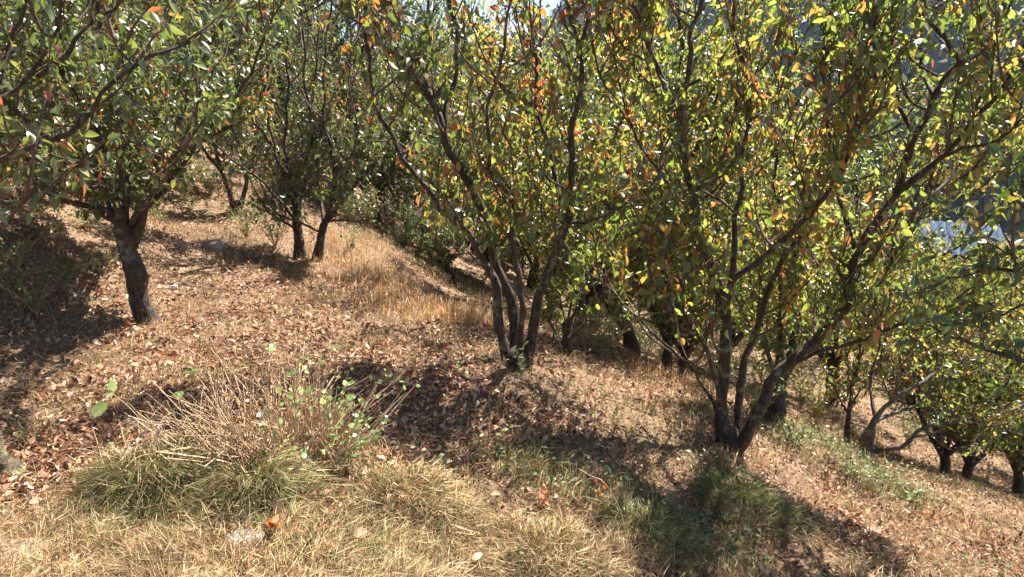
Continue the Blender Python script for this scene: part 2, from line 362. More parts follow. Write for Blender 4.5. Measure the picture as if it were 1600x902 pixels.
# sunny openings: (x, y, radius) on the ground; twigs that would shade them are thinned
SUNV = np.array([math.sin(SUN_AZ)*math.cos(SUN_EL), math.cos(SUN_AZ)*math.cos(SUN_EL), math.sin(SUN_EL)])
OPEN = [tuple(P(*a)[:2])+(r, k) for a, r, k in [((430,650,2.75), .55, .9),((300,560,3.9), .6, .6),((150,840,2.15),.6,.95),((650,860,2.25), .5, .95),((400,850,2.1),.5,.95),((430,470,5.6), .9, .9),((300,430,6.2),.8,.85),((620,450,7.6), 1.0, .95),((560,500,5.6),.7,.6),
   ((1290,800,4.0), .5, .5),((1480,830,4.0),.9,.6),((1230,740,4.7),.4,.45),((760,690,3.2),.26,.5),((1020,730,3.7),.25,.45),((1200,870,3.1),.3,.5),((90,570,3.9),.5,.5)]]
def thin(B, rng):
    """True where kept"""
    g = H0(B[:, 0], B[:, 1]); keep = np.ones(len(B), bool)
    p = B.copy()
    for _ in range(3):
        t = (p[:, 2]-g)/SUNV[2]; q = p-SUNV*t[:, None]; g = H0(q[:, 0], q[:, 1])
    for (ox, oy, r, k) in OPEN:
        d = np.hypot(q[:, 0]-ox, q[:, 1]-oy)*(1+.5*(vnoise(q[:, 0]*4, q[:, 1]*4)-.5))
        keep &= ~((d < r) & (rng.random(len(B)) < k))
    return keep

def orchard_tree(name, base, trunk, limbs, seed, mat, label, spacing=.12, slen=.5, per=6, per_tw=4, L0=.072, droop=.7, bark=None, t0=.22, density=1., group=None, detail=2, step=.045, noleaf=(), sub=2.2, minh=.3, do_thin=True, up=.8, spread=.7, lsc=1.):
    """trunk: [(px,py,dY,r)...]; limbs: list of [(px,py,dY)...], r0, r1. Points are real 3-D points at their distances"""
    rng = np.random.default_rng(seed); D0 = base[2]; bark = bark or mBark
    b = P(*base); b[2] = Hs(b[0], b[1])
    root = empty(name, b, label, 'tree', group)
    if trunk:
        tp = np.array([P(a[0], a[1], D0+a[2]) for a in trunk])-b; tr = [a[3] for a in trunk]
        tp[0, 2] = -.12
        pts, rr = spline(tp, tr, 22)
        s = np.linspace(0, 1, 22); rr = rr*(1+.5*np.exp(-s*9)+.7*np.exp(-s*26))
        pts, rr = capped(pts, rr); V, q = tubes(pts[None], rr[None], 14, .16, rng)
        mesh_obj('trunk', V, [q], bark, root)
    S, LS, subs = [], [], []
    for li, (pp, r0, r1) in enumerate(limbs):
        lp = np.array([P(a[0], a[1], D0+(a[2] if len(a) > 2 else 0)) for a in pp])-b
        if lp[0, 2] < (.06 if trunk[0][3] < .08 else .2): lp[0, 2] = min(lp[0, 2], -.08)
        n = max(14, int(np.linalg.norm(np.diff(lp, axis=0), axis=1).sum()/.07))
        t = np.linspace(0, 1, len(lp))
        pts, rr = spline(lp, .78*(r0+(r1-r0)*t**.6), n)
        ph = rng.uniform(0, 6, 6); ss_ = np.arange(n)*.07; w_ = rng.normal(size=(n, 3))*.005+np.stack([.012*np.sin(ss_*7+ph[0])+.01*np.sin(ss_*15+ph[1]), .012*np.sin(ss_*6+ph[2]), .008*np.sin(ss_*11+ph[3])], 1); pts = pts+w_*np.minimum(1, np.linspace(0, 4, n))[:, None]
        pc, rc = capped(pts, rr*rng.uniform(.9, 1.13, n)); V, q = tubes(pc[None], rc[None], 9, .10, rng)
        mesh_obj('limb', V, [q], bark, root)
        if li in noleaf: continue
        seg = np.linalg.norm(np.diff(pts, axis=0), axis=1).sum(); ns = int(seg*sub)
        for j in range(ns):
            i = int(n*rng.uniform(max(t0*.8, .12), .92)); a = rng.uniform(0, 6.283); o2 = np.array([np.cos(a), np.sin(a), 0]); l = rng.uniform(.35, .95)*(1-.35*i/n)
            q0 = [pts[i], pts[i]+o2*l*.38+UP*l*.25, pts[i]+o2*l*.6+UP*l*rng.uniform(.5, 1.1)]
            p2, r2 = spline(q0, [min(rr[i]*.5, .013), .008, .004], 9); subs.append((p2, r2))
            sh, ls = shoots_on(p2, r2, rng, spacing*1.1, .2, slen*.75, spread, up); S.append(sh); LS.append(ls)
        sh, ls = shoots_on(pts, rr, rng, spacing, t0, slen, spread, up)
        S.append(sh); LS.append(ls)
    S = np.concatenate(S); LS = np.concatenate(LS)
    tw = twiglets_on(S, LS, rng, per, .13)
    if do_thin:
        kp = thin(S[:, 3]+b, rng); S = S[kp]; LS = LS[kp]; kp = thin(tw[:, 1]+b, rng); tw = tw[kp]
    g = S[:, -1]+b; kp = g[:, 2] > H0(g[:, 0], g[:, 1])+minh+.35*(rng.random(len(g))-.5)*(minh > .4); S = S[kp]; LS = LS[kp]
    g = tw[:, 1]+b; kp = g[:, 2] > H0(g[:, 0], g[:, 1])+minh-.05; tw = tw[kp]
    v1 = tubes(S, .0048*lsc*np.linspace(1.2, .45, S.shape[1])[None]*np.ones((len(S), 1)), 4)
    v2 = tubes(tw, .0022*lsc*np.ones((len(tw), 3)), 3)
    if subs:
        v3 = tubes(np.array([a for a, _ in subs]), np.array([r for _, r in subs]), 5); v1 = merge([v3, v1])
    V, q = merge([v1, v2]); mesh_obj('twigs', V, [q], mTwig, root)
    B, D, Nn, L = leaves_for(S, LS, tw, rng, step, per_tw, L0, droop, density)
    if do_thin:
        kp = thin(B+b, rng); B, D, Nn, L = B[kp], D[kp], Nn[kp], L[kp]
    crown_mesh('crown', B, D, Nn, L, rng, mat, root, detail)
    print(name, 'leaves', len(B), 'shoots', len(S))
    return root

# --- left foreground tree with one leaning trunk
orchard_tree('pear_tree', (228,497,5.0), [(234,502,0,.072),(216,462,0,.066),(213,430,0,.088),(199,390,0,.068),(192,345,0,.062)],
 [([(200,375),(185,320),(165,280),(150,200,.1),(160,100,.2),(140,-70,.3)], .055,.012),
  ([(207,385),(225,330),(250,250,-.1),(300,140,-.2),(340,40,-.3),(360,-70,-.3)], .05,.012),
  ([(195,350),(170,300,-.3),(90,240,-.6),(30,180,-.8),(-60,100,-.9)], .042,.01),
  ([(205,365),(240,300,.4),(300,230,.7),(400,170,.8),(430,60,.9)], .042,.01),
  ([(195,345),(200,250,.4),(230,120,.6),(240,-60,.7)], .042,.01),
  ([(190,350),(150,330,.4),(60,290,.5),(0,200,.5),(-60,120,.6)], .042,.01),
  ([(196,345),(190,280,-.3),(110,130,-.5),(80,0,-.6),(60,-90,-.6)], .035,.01),
  ([(205,350),(260,290,.2),(330,200,.1),(400,100,.1),(440,-10,.1)], .03,.008),
  ([(194,347),(165,300,.6),(190,220,1.3),(240,130,1.9),(250,30,2.0)], .03,.008),  # this limb and the next two are added to shade the left bank
  ([(190,350),(130,290,.5),(110,200,1.1),(120,100,1.4),(110,0,1.5)], .03,.008),
  ([(203,352),(245,290,.7),(290,220,1.2),(325,130,1.4),(330,30,1.5)], .032,.009),
  ([(205,350),(230,310,-.4),(260,260,-.7),(310,200,-.9)], .028,.008)],
 11, mLeft, 'leaning orchard tree with one gnarled dark trunk on the sunlit litter at left', spacing=.075, slen=.5, per=7, L0=.062, t0=.15, density=1.)

# --- tree just outside the left edge: its branch reaches into the picture
orchard_tree('pear_tree', (-420,780,2.75), [(-420,800,0,.11),(-400,640,0,.09),(-380,520,0,.085)],
 [([(-380,540),(-250,380),(-110,290),(44,233,-.15),(111,213,-.15),(148,169,-.1),(209,98,0),(290,74,.1),(330,40,.2)], .027,.006),
  ([(-380,530),(-300,300),(-200,100),(-150,-100)], .045,.012),
  ([(-380,530),(-250,400,.4),(-120,330,.6),(-30,200,.7),(30,40,.8),(60,-80,.8)], .03,.008),
  ([(-110,290),(-40,190,-.1),(60,120,0),(90,20,0),(100,-60,0)], .018,.006),
  ([(44,233,-.15),(110,280,0),(160,290,.1)], .008,.003),
  ([(-380,560),(-260,480,-.2),(-120,410,-.2),(-20,370,-.2),(40,345,-.2),(80,335,-.2)], .02,.004),
  ([(60,120,0),(130,60,0),(180,10,0),(200,-60,0)], .014,.005)],
 12, mLeft, 'tree outside the left edge whose long leafy branch crosses the upper left corner', spacing=.14, slen=.4, per=4, per_tw=3, L0=.062, t0=.3, do_thin=False, density=.9, sub=1.6)

# --- centre tree of several stems
orchard_tree('pear_tree', (808,566,4.5), [(808,572,0,.072),(806,556,0,.085),(804,548,0,.07)],
 [([(796,560),(787,540),(778,480),(768,435),(748,395),(735,366),(700,335),(665,297),(621,233),(591,162),(577,101),(568,50),(562,-60)], .052,.013),
  ([(803,560),(802,500,.1),(790,450,.1),(775,400,.1),(765,350,.1),(732,297,.1),(708,240,.05),(693,200,0),(675,160,0),(650,125,-.1),(620,90,-.1),(597,64,-.2)], .052,.028),
  ([(693,200,0),(703,140,.1),(712,100,.1),(714,45,.1),(702,0,.1),(695,-80,.1)], .03,.011),
  ([(675,162),(662,100,.2),(664,40,.2),(668,-70,.3)], .024,.01),
  ([(812,560),(814,470,-.15),(803,390,-.15),(800,370,-.15),(810,345,-.15),(790,300,-.2),(765,262,-.2),(763,190,-.3),(778,115,-.3),(790,40,-.3),(800,-70,-.3)], .034,.009),
  ([(822,565),(834,500),(855,430),(868,405),(881,351),(888,307),(892,270),(898,202),(906,120),(905,84),(901,61),(888,17),(880,-70)], .052,.013),
  ([(882,345),(871,297,.2),(857,236,.3),(842,170,.3),(838,90,.3),(820,7,.3),(812,-70,.3)], .03,.01),
  ([(905,90),(912,40,-.1),(911,0,-.1),(920,-70,-.1)], .02,.008),
  ([(768,435),(740,400,.4),(700,390,.7),(660,350,.8)], .014,.005),
  ([(800,380),(770,385,-.2),(735,375,-.3)], .012,.004),
  ([(884,352),(915,345,-.1),(950,335,-.2),(985,300,-.2)], .016,.005),
  ([(640,262,0),(618,215,.2),(600,235,.3)], .010,.004)],
 21, mMid, 'middle orchard tree of several slender dark stems fanning up from one base', spacing=.10, slen=.42, per=5, per_tw=4, L0=.070, droop=1.1, t0=.33, sub=1.9, density=.7, minh=.85, step=.05)

# --- large right tree
orchard_tree('pear_tree', (1143,705,4.5), [(1143,712,0,.085),(1140,690,0,.095),(1138,672,0,.075)],
 [([(1136,695),(1129,620),(1132,540),(1132,500),(1127,452),(1104,391),(1084,344),(1079,290),(1067,202),(1070,135),(1080,50),(1097,0),(1100,-70)], .062,.016),
  ([(1133,500),(1144,435,.1),(1144,384,.1),(1151,334,.1),(1158,297,.1),(1164,202,.2),(1172,135,.2),(1154,61,.2),(1137,-60,.2)], .042,.012),
  ([(1136,480),(1144,442,-.1),(1188,408,-.2),(1235,364,-.25),(1262,334,-.3),(1303,287,-.3),(1326,236,-.3),(1350,150,-.3),(1380,0,-.4),(1390,-60,-.4)], .034,.01),
  ([(1150,700),(1158,600,.25),(1175,536,.3),(1188,489,.3),(1208,435,.35),(1235,391,.4),(1285,310,.4),(1330,240,.5),(1350,100,.5),(1340,-60,.5)], .045,.01),
  ([(1146,700),(1170,670,-.1),(1205,600,-.1),(1242,563,-.1),(1289,519,-.1),(1320,479,-.1),(1329,435,-.1),(1340,394,-.1),(1370,344,-.1),(1399,300,-.1),(1431,216,-.1),(1458,152,-.1),(1499,94,-.1),(1532,27,-.1),(1550,-60,-.1)], .066,.018),
  ([(1399,300,-.1),(1430,280,-.2),(1468,246,-.3),(1522,189,-.4),(1566,135,-.5),(1610,70,-.6),(1680,0,-.7)], .036,.012),
  ([(1245,562,0),(1262,540,.15),(1296,500,.2),(1330,448,.2),(1347,415,.2),(1385,375,.3),(1440,310,.4),(1470,220,.4)], .03,.009),
  ([(1338,392),(1320,334,.1),(1313,300,.2),(1295,200,.2),(1290,90,.2),(1300,-50,.2)], .026,.009),
  ([(1235,570,0),(1269,556,-.2),(1330,536,-.3),(1364,523,-.4),(1418,506,-.5),(1460,490,-.5),(1530,440,-.5)], .022,.007),
  ([(1130,680),(1117,640,.1),(1095,600,.2),(1070,565,.2),(1016,516,.2),(969,469,.2),(930,430,.3)], .026,.007),
  ([(1128,640),(1117,597,-.1),(1100,543,-.2),(1077,502,-.2),(1058,435,-.2),(1040,380,-.3)], .024,.007),
  ([(1070,180),(1036,130,.1),(1009,61,.1),(982,0,.1),(970,-60,.1)], .03,.01),
  ([(1084,340),(1030,270,.2),(990,200,.3),(969,142,.3),(955,80,.3),(950,-30,.3)], .016,.006),
  ([(1150,335,.1),(1110,300,.3),(1020,280,.4),(960,260,.4)], .016,.005),
  ([(1458,152,-.1),(1440,90,.2),(1430,0,.3),(1420,-60,.3)], .018,.007),
  ([(1468,246,-.3),(1500,235,-.5),(1545,225,-.7),(1600,180,-.8),(1650,120,-.9)], .016,.006),
  ([(1370,344,-.1),(1440,320,.2),(1500,250,.5),(1540,130,.6),(1560,0,.6)], .022,.008),
  ([(1499,94,-.1),(1450,20,-.4),(1440,-60,-.5)], .02,.008),
  ([(1431,216,-.1),(1400,150,.1),(1395,60,.2),(1400,-60,.2)], .02,.008),
  ([(1262,334,-.3),(1245,270,-.5),(1246,202,-.6),(1269,165,-.7)], .012,.004)],
 31, mRight, 'large right orchard tree forking low into a straight stem and a long right leaning limb', spacing=.08, slen=.45, per=6, per_tw=4, L0=.072, droop=.95, t0=.30, sub=2.2, density=.56, minh=1.0, step=.05)

# --- others in the middle ground
orchard_tree('pear_tree', (886,560,5.7), [(886,566,0,.065),(885,545,0,.055),(886,525,0,.045)],
 [([(886,530),(893,500),(908,472),(925,420),(940,350,.2),(950,280,.3)], .035,.008),
  ([(885,530),(880,495),(872,455),(860,430),(850,380,-.1),(845,300,-.1)], .032,.008),
  ([(886,528),(890,480,.3),(900,420,.5),(905,330,.6),(900,250,.6)], .026,.008),
  ([(882,550),(870,540,-.2),(855,533,-.3),(848,530,-.3)], .016,.005),
  ([(889,530),(915,505,.1),(940,495,.2),(970,480,.3)], .016,.005),
  ([(865,543,-.1),(862,500,-.3),(858,460,-.4)], .014,.005)],
 41, mRight, 'small forked orchard tree just behind the middle tree, right of its stems', spacing=.10, slen=.4, per=5, L0=.065, t0=.2, noleaf=(3,))
orchard_tree('pear_tree', (1203,662,5.8), [(1200,668,0,.12),(1208,640,0,.11),(1216,610,0,.09)],
 [([(1214,615),(1218,553),(1219,489),(1224,400),(1215,300,.2),(1210,200,.3)], .055,.012),
  ([(1220,612),(1237,545),(1241,480),(1243,420),(1252,330),(1265,230)], .05,.012),
  ([(1219,605),(1203,565,-.1),(1190,540,-.1),(1170,500,-.2),(1140,450,-.2)], .022,.007),
  ([(1222,600),(1270,520,.3),(1310,450,.4),(1330,380,.5)], .03,.009),
  ([(1216,600),(1180,500,.5),(1120,420,.7),(1080,330,.8)], .03,.009)],
 42, mRight, 'dark thick trunk orchard tree close behind the large right tree', spacing=.10, slen=.4, per=5, L0=.065, t0=.15)
orchard_tree('pear_tree', (1345,725,6.0), [(1343,730,0,.075),(1352,700,0,.065),(1360,670,0,.055)],
 [([(1358,675),(1378,640),(1424,605),(1470,580,.1),(1520,560,.2),(1580,550,.3)], .045,.009),
  ([(1358,704),(1385,702,-.1),(1414,697,-.2),(1443,670,-.2),(1498,661,-.2),(1560,668,-.2),(1620,690,-.2)], .04,.009),
  ([(1365,660),(1400,645,.1),(1435,630,.1),(1465,600,0),(1520,580,0),(1600,600,0)], .03,.007),
  ([(1368,655),(1360,610,.2),(1370,560,.3),(1380,500,.3),(1400,440,.4)], .026,.008),
  ([(1443,670,-.2),(1480,700,-.3),(1540,720,-.4)], .014,.005),
  ([(1400,618),(1410,570,-.2),(1440,520,-.3),(1450,460,-.3)], .018,.006)],
 43, mRight, 'pale barked leaning tree with low sideways limbs and sparse leaves at lower right', spacing=.11, slen=.35, per=5, per_tw=2, L0=.06, t0=.25, bark=mBarkPale, density=.5)
orchard_tree('pear_tree', (1323,705,6.9), [(1323,710,0,.032),(1324,670,0,.028),(1328,630,0,.024)],
 [([(1328,635),(1333,590),(1345,540),(1340,480),(1350,420)], .022,.006),
  ([(1326,650),(1300,600,.2),(1280,550,.3),(1270,500,.3)], .016,.005),
  ([(1328,640),(1350,600,.2),(1380,560,.3),(1400,500,.3)], .016,.005)],
 44, mRight, 'thin young stemmed tree just left of the pale leaning tree', spacing=.09, slen=.35, per=5, L0=.06, t0=.05)
orchard_tree('pear_tree', (469,406,7.5), [(469,410,0,.07),(467,375,0,.06),(463,345,0,.052)],
 [([(464,350),(458,300),(450,255),(444,210),(452,140),(446,60),(440,-40)], .045,.012),
  ([(465,360),(440,345,-.1),(418,330,-.15),(400,300,-.2),(385,250,-.2)], .022,.007),
  ([(463,345),(475,290,.2),(485,220,.3),(478,120,.3),(470,20,.3),(465,-50,.3)], .034,.01),
  ([(460,320),(425,270,.2),(400,200,.3),(380,120,.4),(370,20,.4)], .028,.009),
  ([(462,345),(410,285,-.5),(345,235,-.9),(290,170,-1.1)], .024,.007),  # this limb and the one after, added to throw shade onto the bank
  ([(450,258),(390,180,-.4),(335,90,-.6),(320,0,-.6)], .024,.007),
  ([(455,280),(430,240,-.3),(415,170,-.5),(410,80,-.5),(405,-30,-.5)], .026,.009)],
 46, mLeft, 'straight dark stemmed tree at the sunny terrace edge, left one of a close pair', spacing=.075, sub=3.2, slen=.45, per=6, L0=.062, t0=.1)
orchard_tree('pear_tree', (493,409,7.55), [(493,413,0,.06),(500,380,0,.052),(506,350,0,.045)],
 [([(505,355),(517,320),(522,270),(510,200),(505,120),(515,30),(520,-40)], .04,.011),
  ([(504,365),(480,352,-.15),(455,345,-.2),(425,330,-.25),(410,322,-.25)], .02,.006),
  ([(506,352),(540,310,.1),(565,270,.2),(580,210,.3),(585,130,.3)], .03,.009),
  ([(517,320),(545,280,-.2),(555,220,-.4),(550,140,-.4),(545,40,-.4)], .026,.009),
  ([(506,350),(498,290,.3),(488,200,.5),(495,90,.5),(500,-30,.5)], .028,.009),
  ([(508,345),(550,345,-.1),(590,340,-.1),(615,330,0)], .018,.005)],
 47, mLeft, 'tree at the terrace edge beside the dry weeds, right one of a close pair', spacing=.08, sub=3, slen=.45, per=6, L0=.062, t0=.1)
orchard_tree('pear_tree', (370,331,10.), [(370,334,0,.085),(369,325,0,.08),(368,315,0,.06)],
 [([(367,325),(357,295),(348,270),(340,250),(330,190),(325,100),(320,0)], .06,.014),
  ([(371,325),(382,295),(386,270),(400,230),(415,170),(430,80),(440,0)], .055,.014),
  ([(348,270),(320,235,-.2),(290,190,-.4),(270,130,-.4)], .035,.012),
  ([(385,275),(370,220,.3),(375,150,.4),(380,60,.4)], .035,.012)],
 48, mLeft, 'tree splitting into two crooked dark trunks behind the brown weeds on the upper terrace', spacing=.12, slen=.5, per=6, L0=.07, t0=.15)
# --- right edge: tree below the slope whose branches reach in
orchard_tree('pear_tree', (1990,900,3.1), [(1990,920,0,.09),(1960,800,0,.075),(1930,700,0,.07)],
 [([(1930,700),(1800,620),(1680,590),(1600,566,-.1),(1559,550,-.1),(1522,536,-.1),(1488,526,-.1),(1445,510,-.1)], .03,.006),
  ([(1930,700),(1850,560),(1740,480),(1640,440),(1560,420),(1500,430),(1460,445)], .028,.006),
  ([(1740,480),(1680,380),(1620,330),(1580,300)], .018,.006),
  ([(1640,440),(1590,480),(1540,500),(1500,500)], .012,.004),
  ([(1930,700),(1900,500),(1880,300),(1850,100)], .04,.01),
  ([(1850,560),(1800,400,.2),(1720,290,.3),(1650,220,.3),(1620,160,.3)], .02,.006),
  ([(1680,590),(1620,620,.1),(1570,640,.1),(1530,620,.1)], .014,.005)],
 45, mDark, 'tree outside the right edge whose dark leafy branches reach in at mid height', spacing=.13, slen=.22, per=4, per_tw=4, L0=.066, t0=.35, do_thin=False, up=.4)

# --- generic vase shaped trees: built once per kind, then copied
def generic(seed, mat, height=4.0, rad=1.55, nleaf=11500, trunk_r=.075, fork=.5, L0=.072):
    rng = np.random.default_rng(seed); parts = []; lm = []
    lean = rng.normal(size=2)*.12
    tp = np.array([[0, 0, -.15], [lean[0]*.3, lean[1]*.3, fork*.5], [lean[0], lean[1], fork]])
    pts, rr = spline(tp, [trunk_r*1.4, trunk_r, trunk_r*.85], 10); parts.append(tubes(pts[None], rr[None], 9, .15, rng))
    nl = rng.integers(4, 7); S = []; LS = []
    for k in range(nl):
        a = 2*np.pi*(k+rng.random()*.6)/nl; o = np.array([np.cos(a), np.sin(a), 0]); e = rad*rng.uniform(.55, .95); hh = height*rng.uniform(.75, 1)
        p = [tp[2]-[0, 0, .08], tp[2]+o*e*.35+UP*(hh-fork)*.2, tp[2]+o*e*.7+UP*(hh-fork)*.5+rng.normal(size=3)*.1, tp[2]+o*e+UP*(hh-fork)*.95+rng.normal(size=3)*.1]
        pts, rr = spline(p, [trunk_r*.62, trunk_r*.42, trunk_r*.25, .008], 20); parts.append(tubes(pts[None], rr[None], 6, .1, rng)); lm.append(pts)
        for j in range(7):
            i = rng.integers(3, 17); a2 = a+rng.normal()*1.1; o2 = np.array([np.cos(a2), np.sin(a2), 0]); l = rng.uniform(.6, 1.2)*rad/1.55
            p = [pts[i], pts[i]+o2*l*.5+UP*l*.2, pts[i]+o2*l*.8+UP*l*.65]
            p2, r2 = spline(p, [trunk_r*.26, .012, .006], 10); parts.append(tubes(p2[None], r2[None], 5)); lm.append(p2)
    V, q = merge(parts); trunk = (V, q)
    for p in lm:
        kk = (rad/1.55)**.5; sh, ls = shoots_on(p, None, rng, .075*kk, .08, .42*kk, .9, .55); S.append(sh); LS.append(ls)
    S = np.concatenate(S); LS = np.concatenate(LS); tw = twiglets_on(S, LS, rng, 5, .14)
    tv = merge([tubes(S, .005*np.linspace(1.2, .5, S.shape[1])[None]*np.ones((len(S), 1)), 3)])
    B, D, Nn, L = leaves_for(S, LS, tw, rng, .05, 4, L0, .7)
    if len(B) > nleaf:
        k = rng.permutation(len(B))[:nleaf]; B, D, Nn, L = B[k], D[k], Nn[k], L[k]
    return trunk, tv, (B, D, Nn, L), rng
PROTO = {}
def make_proto(key, seed, mat, **kw):
    tr, tv, (B, D, Nn, L), rng = generic(seed, mat, **kw)
    r = bpy.data.objects.new('orchard_tree', None); COL.objects.link(r)
    mesh_obj('trunk', tr[0], [tr[1]], mBark, r); mesh_obj('twigs', tv[0], [tv[1]], mTwig, r)
    crown_mesh('crown', B, D, Nn, L, rng, mat, r, 1, wr=.5)
    r['_used'] = 0; PROTO[key] = r
def place(key, x, y, rz, s, label, group=None, cat='tree', z=None):
    r = PROTO[key]
    if r['_used']:
        n = r.copy(); COL.objects.link(n)
        for ch in list(r.children):
            c = ch.copy(); COL.objects.link(c); c.parent = n
    else:
        n = r; r['_used'] = 1
    n.location = (x, y, Hs(x, y) if z is None else z); n.rotation_euler = (0, 0, rz); n.scale = (s, s, s)
    tag(n, label, cat)
    if group: n['group'] = group
    elif 'group' in n: del n['group']
    return n
for i in range(4): make_proto(('L', i), 100+i, mLeft)
for i in range(4): make_proto(('R', i), 110+i, mRight)
for i in range(2): make_proto(('M', i), 120+i, mMid)
for i in range(2): make_proto(('D', i), 130+i, mDark)
make_proto(('Y', 0), 140, mSage, height=1.5, rad=.42, nleaf=4500, trunk_r=.028, fork=.4, L0=.05)
for k in PROTO.values(): k['_used'] = 0
singles = [ 
 (('L',3), 190,300,9.0, 1.9, 1.1, 'tree on the bank behind the leaning left tree'),
 (('L',1), 40,290,8.6, 4.0, 1.0, 'tree high on the left bank in the deepest shade'),
 (('R',0), 1040,590,7.4, 0.5, .72, 'tree with a short dark stem behind the low left branch of the large right tree'),
 (('R',1), 1062,592,7.9, 2.5, .75, 'tree whose thin stem shows right beside the large right tree low branch'),
 (('R',2), 1475,752,7.3, 1.2, .72, 'first of two short black trunks side by side on the lower right slope'),
 (('R',3), 1507,752,7.5, 3.9, .72, 'second of two short black trunks side by side on the lower right slope'),
 (('R',1), 1592,768,8.0, 5.0, .8, 'tree whose trunk stands at the far lower right edge of the slope'),
 (('Y',0), 678,425,11.0, 0., .85, 'small young sapling on the sunny slope, the left one of two'),
 (('Y',0), 712,447,10.0, 2., .85, 'small young sapling on the sunny slope, the right one of two'),
 (('L',2), 255,300,12.5, 1.2, 1.05, 'tree filling the gap behind the right side of the leaning left tree'),
 (('L',0), 320,300,14.5, 4.4, 1.1, 'tree behind the twin trunked tree on the upper terrace'),
 (('L',3), 110,300,10.5, 5.2, 1.05, 'tree on top of the bank, behind the crown of the leaning left tree'),
 (('L',1), 550,350,13.0, .2, .9, 'tree over the brow of the slope, right of the terrace edge trees'),
 (('R',0), 590,350,14.5, 3.2, .9, 'low crowned tree at the dark hollow where the sunny slope ends'),
 (('R',2), 850,470,10.5, 3.2, .9, 'tree down the slope seen between the stems of the middle tree'),
 (('M',1), 780,450,13.0, 1.2, .95, 'orange flecked tree behind the left stems of the middle tree'),
 (('R',1), 905,520,8.6, .7, 1.2, 'tall leafy tree behind the small forked tree'),
 (('R',3), 990,540,9.4, 2.7, 1.35, 'tall leafy tree seen over the low left branch of the large right tree'),
 (('L',0), 930,480,13.0, 4.7, 1.5, 'tallest pale leafed tree between the middle and the large right tree'),
 (('L',2), 1120,560,12.0, 3.7, 1.5, 'tall pale leafed tree behind the straight stem of the large right tree'),
 (('L',3), 830,440,16.0, 1.7, 1.5, 'distant tall tree framed between the stems of the middle tree'),
 (('R',0), 1300,620,11.0, 1.7, 1.5, 'tall tree behind the long right limb of the large right tree'),
 (('L',0), 600,340,17.0, 1.7, 1.7, 'tall tree closing the view above the end of the sunny slope'),
 (('L',1), 665,380,18.0, 2.7, 1.6, 'tall pale tree rising left of the middle tree fork'),
 (('L',2), 500,330,16.0, 3.7, 1.7, 'tall tree towering over the terrace edge pair'),
 (('L',3), 420,310,16.0, 4.7, 1.6, 'tall tree far behind the twin crooked trunks'),
 (('L',1), 790,430,13.5, 5.0, 1.5, 'tall tree seen through the right stems of the middle tree'),
 (('M',0), 640,340,15., 1., 1.1, 'tree with orange tinted leaves at the end of the sunny slope'),
]
for key, px, py, Y, rz, s, lab in singles:
    p = P(px, py, Y); place(key, p[0], p[1], rz, s, lab)
rg = np.random.default_rng(77); nb = 0
taken = [P(a[1], a[2], a[3])[:2] for a in singles]+[P(370,330,10.)[:2], P(480,405,7.5)[:2]]
for yy in np.arange(6.4, 44, 2.6):
    half = yy*.80+3
    for xx in np.arange(-half, half, 2.6):
        x = xx+rg.uniform(-.7, .7); y = yy+rg.uniform(-.7, .7)
        px = 800+F*x/y
        if y < 13 and -3.6 < x < .6: continue
        if y < 9.5 and -4.6 < x < 3.2: continue
        if y < 7.4 and (x > 0 or y < 6.4): continue
        if y < 20 and -3.5 < x < -1.2 : continue
        low = .68 if 1310 < px < 1660 and y > 9 else 1.0
        if any(np.hypot(x-t[0], y-t[1]) < 1.7 for t in taken): continue
        left = x < -.15*y
        key = ('L', int(rg.integers(4))) if left else (('M', int(rg.integers(2))) if abs(x) < 2.5 and rg.random() < .6 else (('R', int(rg.integers(4))) if rg.random() < .8 else ('D', int(rg.integers(2)))))
        lab = 'leafy orchard tree in the crowded rows uphill behind the left trees' if left else ('leafy orchard tree in the rows seen between the middle and right trees' if x < .35*y else 'leafy orchard tree on the falling slope behind the large right tree')
        grp = 'orchard trees uphill on the left' if left else ('orchard trees behind the middle' if x < .35*y else 'orchard trees down the right slope')
        place(key, x, y, rg.uniform(0, 6.28), rg.uniform(.8, 1.12)*(1 if left else 1.18)*low, lab, grp); nb += 1
print('background trees', nb)
for k in list(PROTO.values()):
    if '_used' in k: del k['_used']
for o in bpy.data.objects:
    if '_used' in o: del o['_used']

# ------------------------------------------------------------------ ground cover
def blades(name, B, L, Wd, lean, rng, grn, parent=None, label=None, kind='stuff', rnd=None):
    n = len(B); a = rng.uniform(0, 2*np.pi, n); h = np.stack([np.cos(a), np.sin(a), np.zeros(n)], 1)
    if isinstance(lean, tuple): lean, hd = lean; h = hd
    s = np.stack([-np.sin(a), np.cos(a), np.zeros(n)], 1)
    s = nrm(s+rng.normal(size=(n, 3))*.3)
    l = lean[:, None]
    p1 = B+UP*(L*.55*(1-.5*lean))[:, None]+h*(L*.35)[:, None]*l
    p2 = B+UP*(L*.95*(1-.85*lean))[:, None]+h*(L*.95)[:, None]*l
    V = np.stack([B-s*Wd[:, None]*.5, B+s*Wd[:, None]*.5, p1+s*Wd[:, None]*.42, p1-s*Wd[:, None]*.42, p2], 1).reshape(-1, 3)
    o = (np.arange(n)*5)[:, None]
    fs = [np.array([[2, 3, 4]])+o, np.array([[0, 1, 2, 3]])+o]
    rnd = rng.random(n) if rnd is None else rnd
    ob = mesh_obj(name, V, fs, mBlade, parent, True, {'rnd': np.repeat(rnd, 5), 'grn': np.repeat(grn, 5)})
    return ob
def screen_scatter(n, y0, y1, rng, lo=-350, hi=1950, pw=1.0):
    Y = y0*(y1/y0)**(rng.random(n)**pw); px = rng.uniform(lo, hi, n); x = (px-800)/F*Y*1.06
    return x, Y
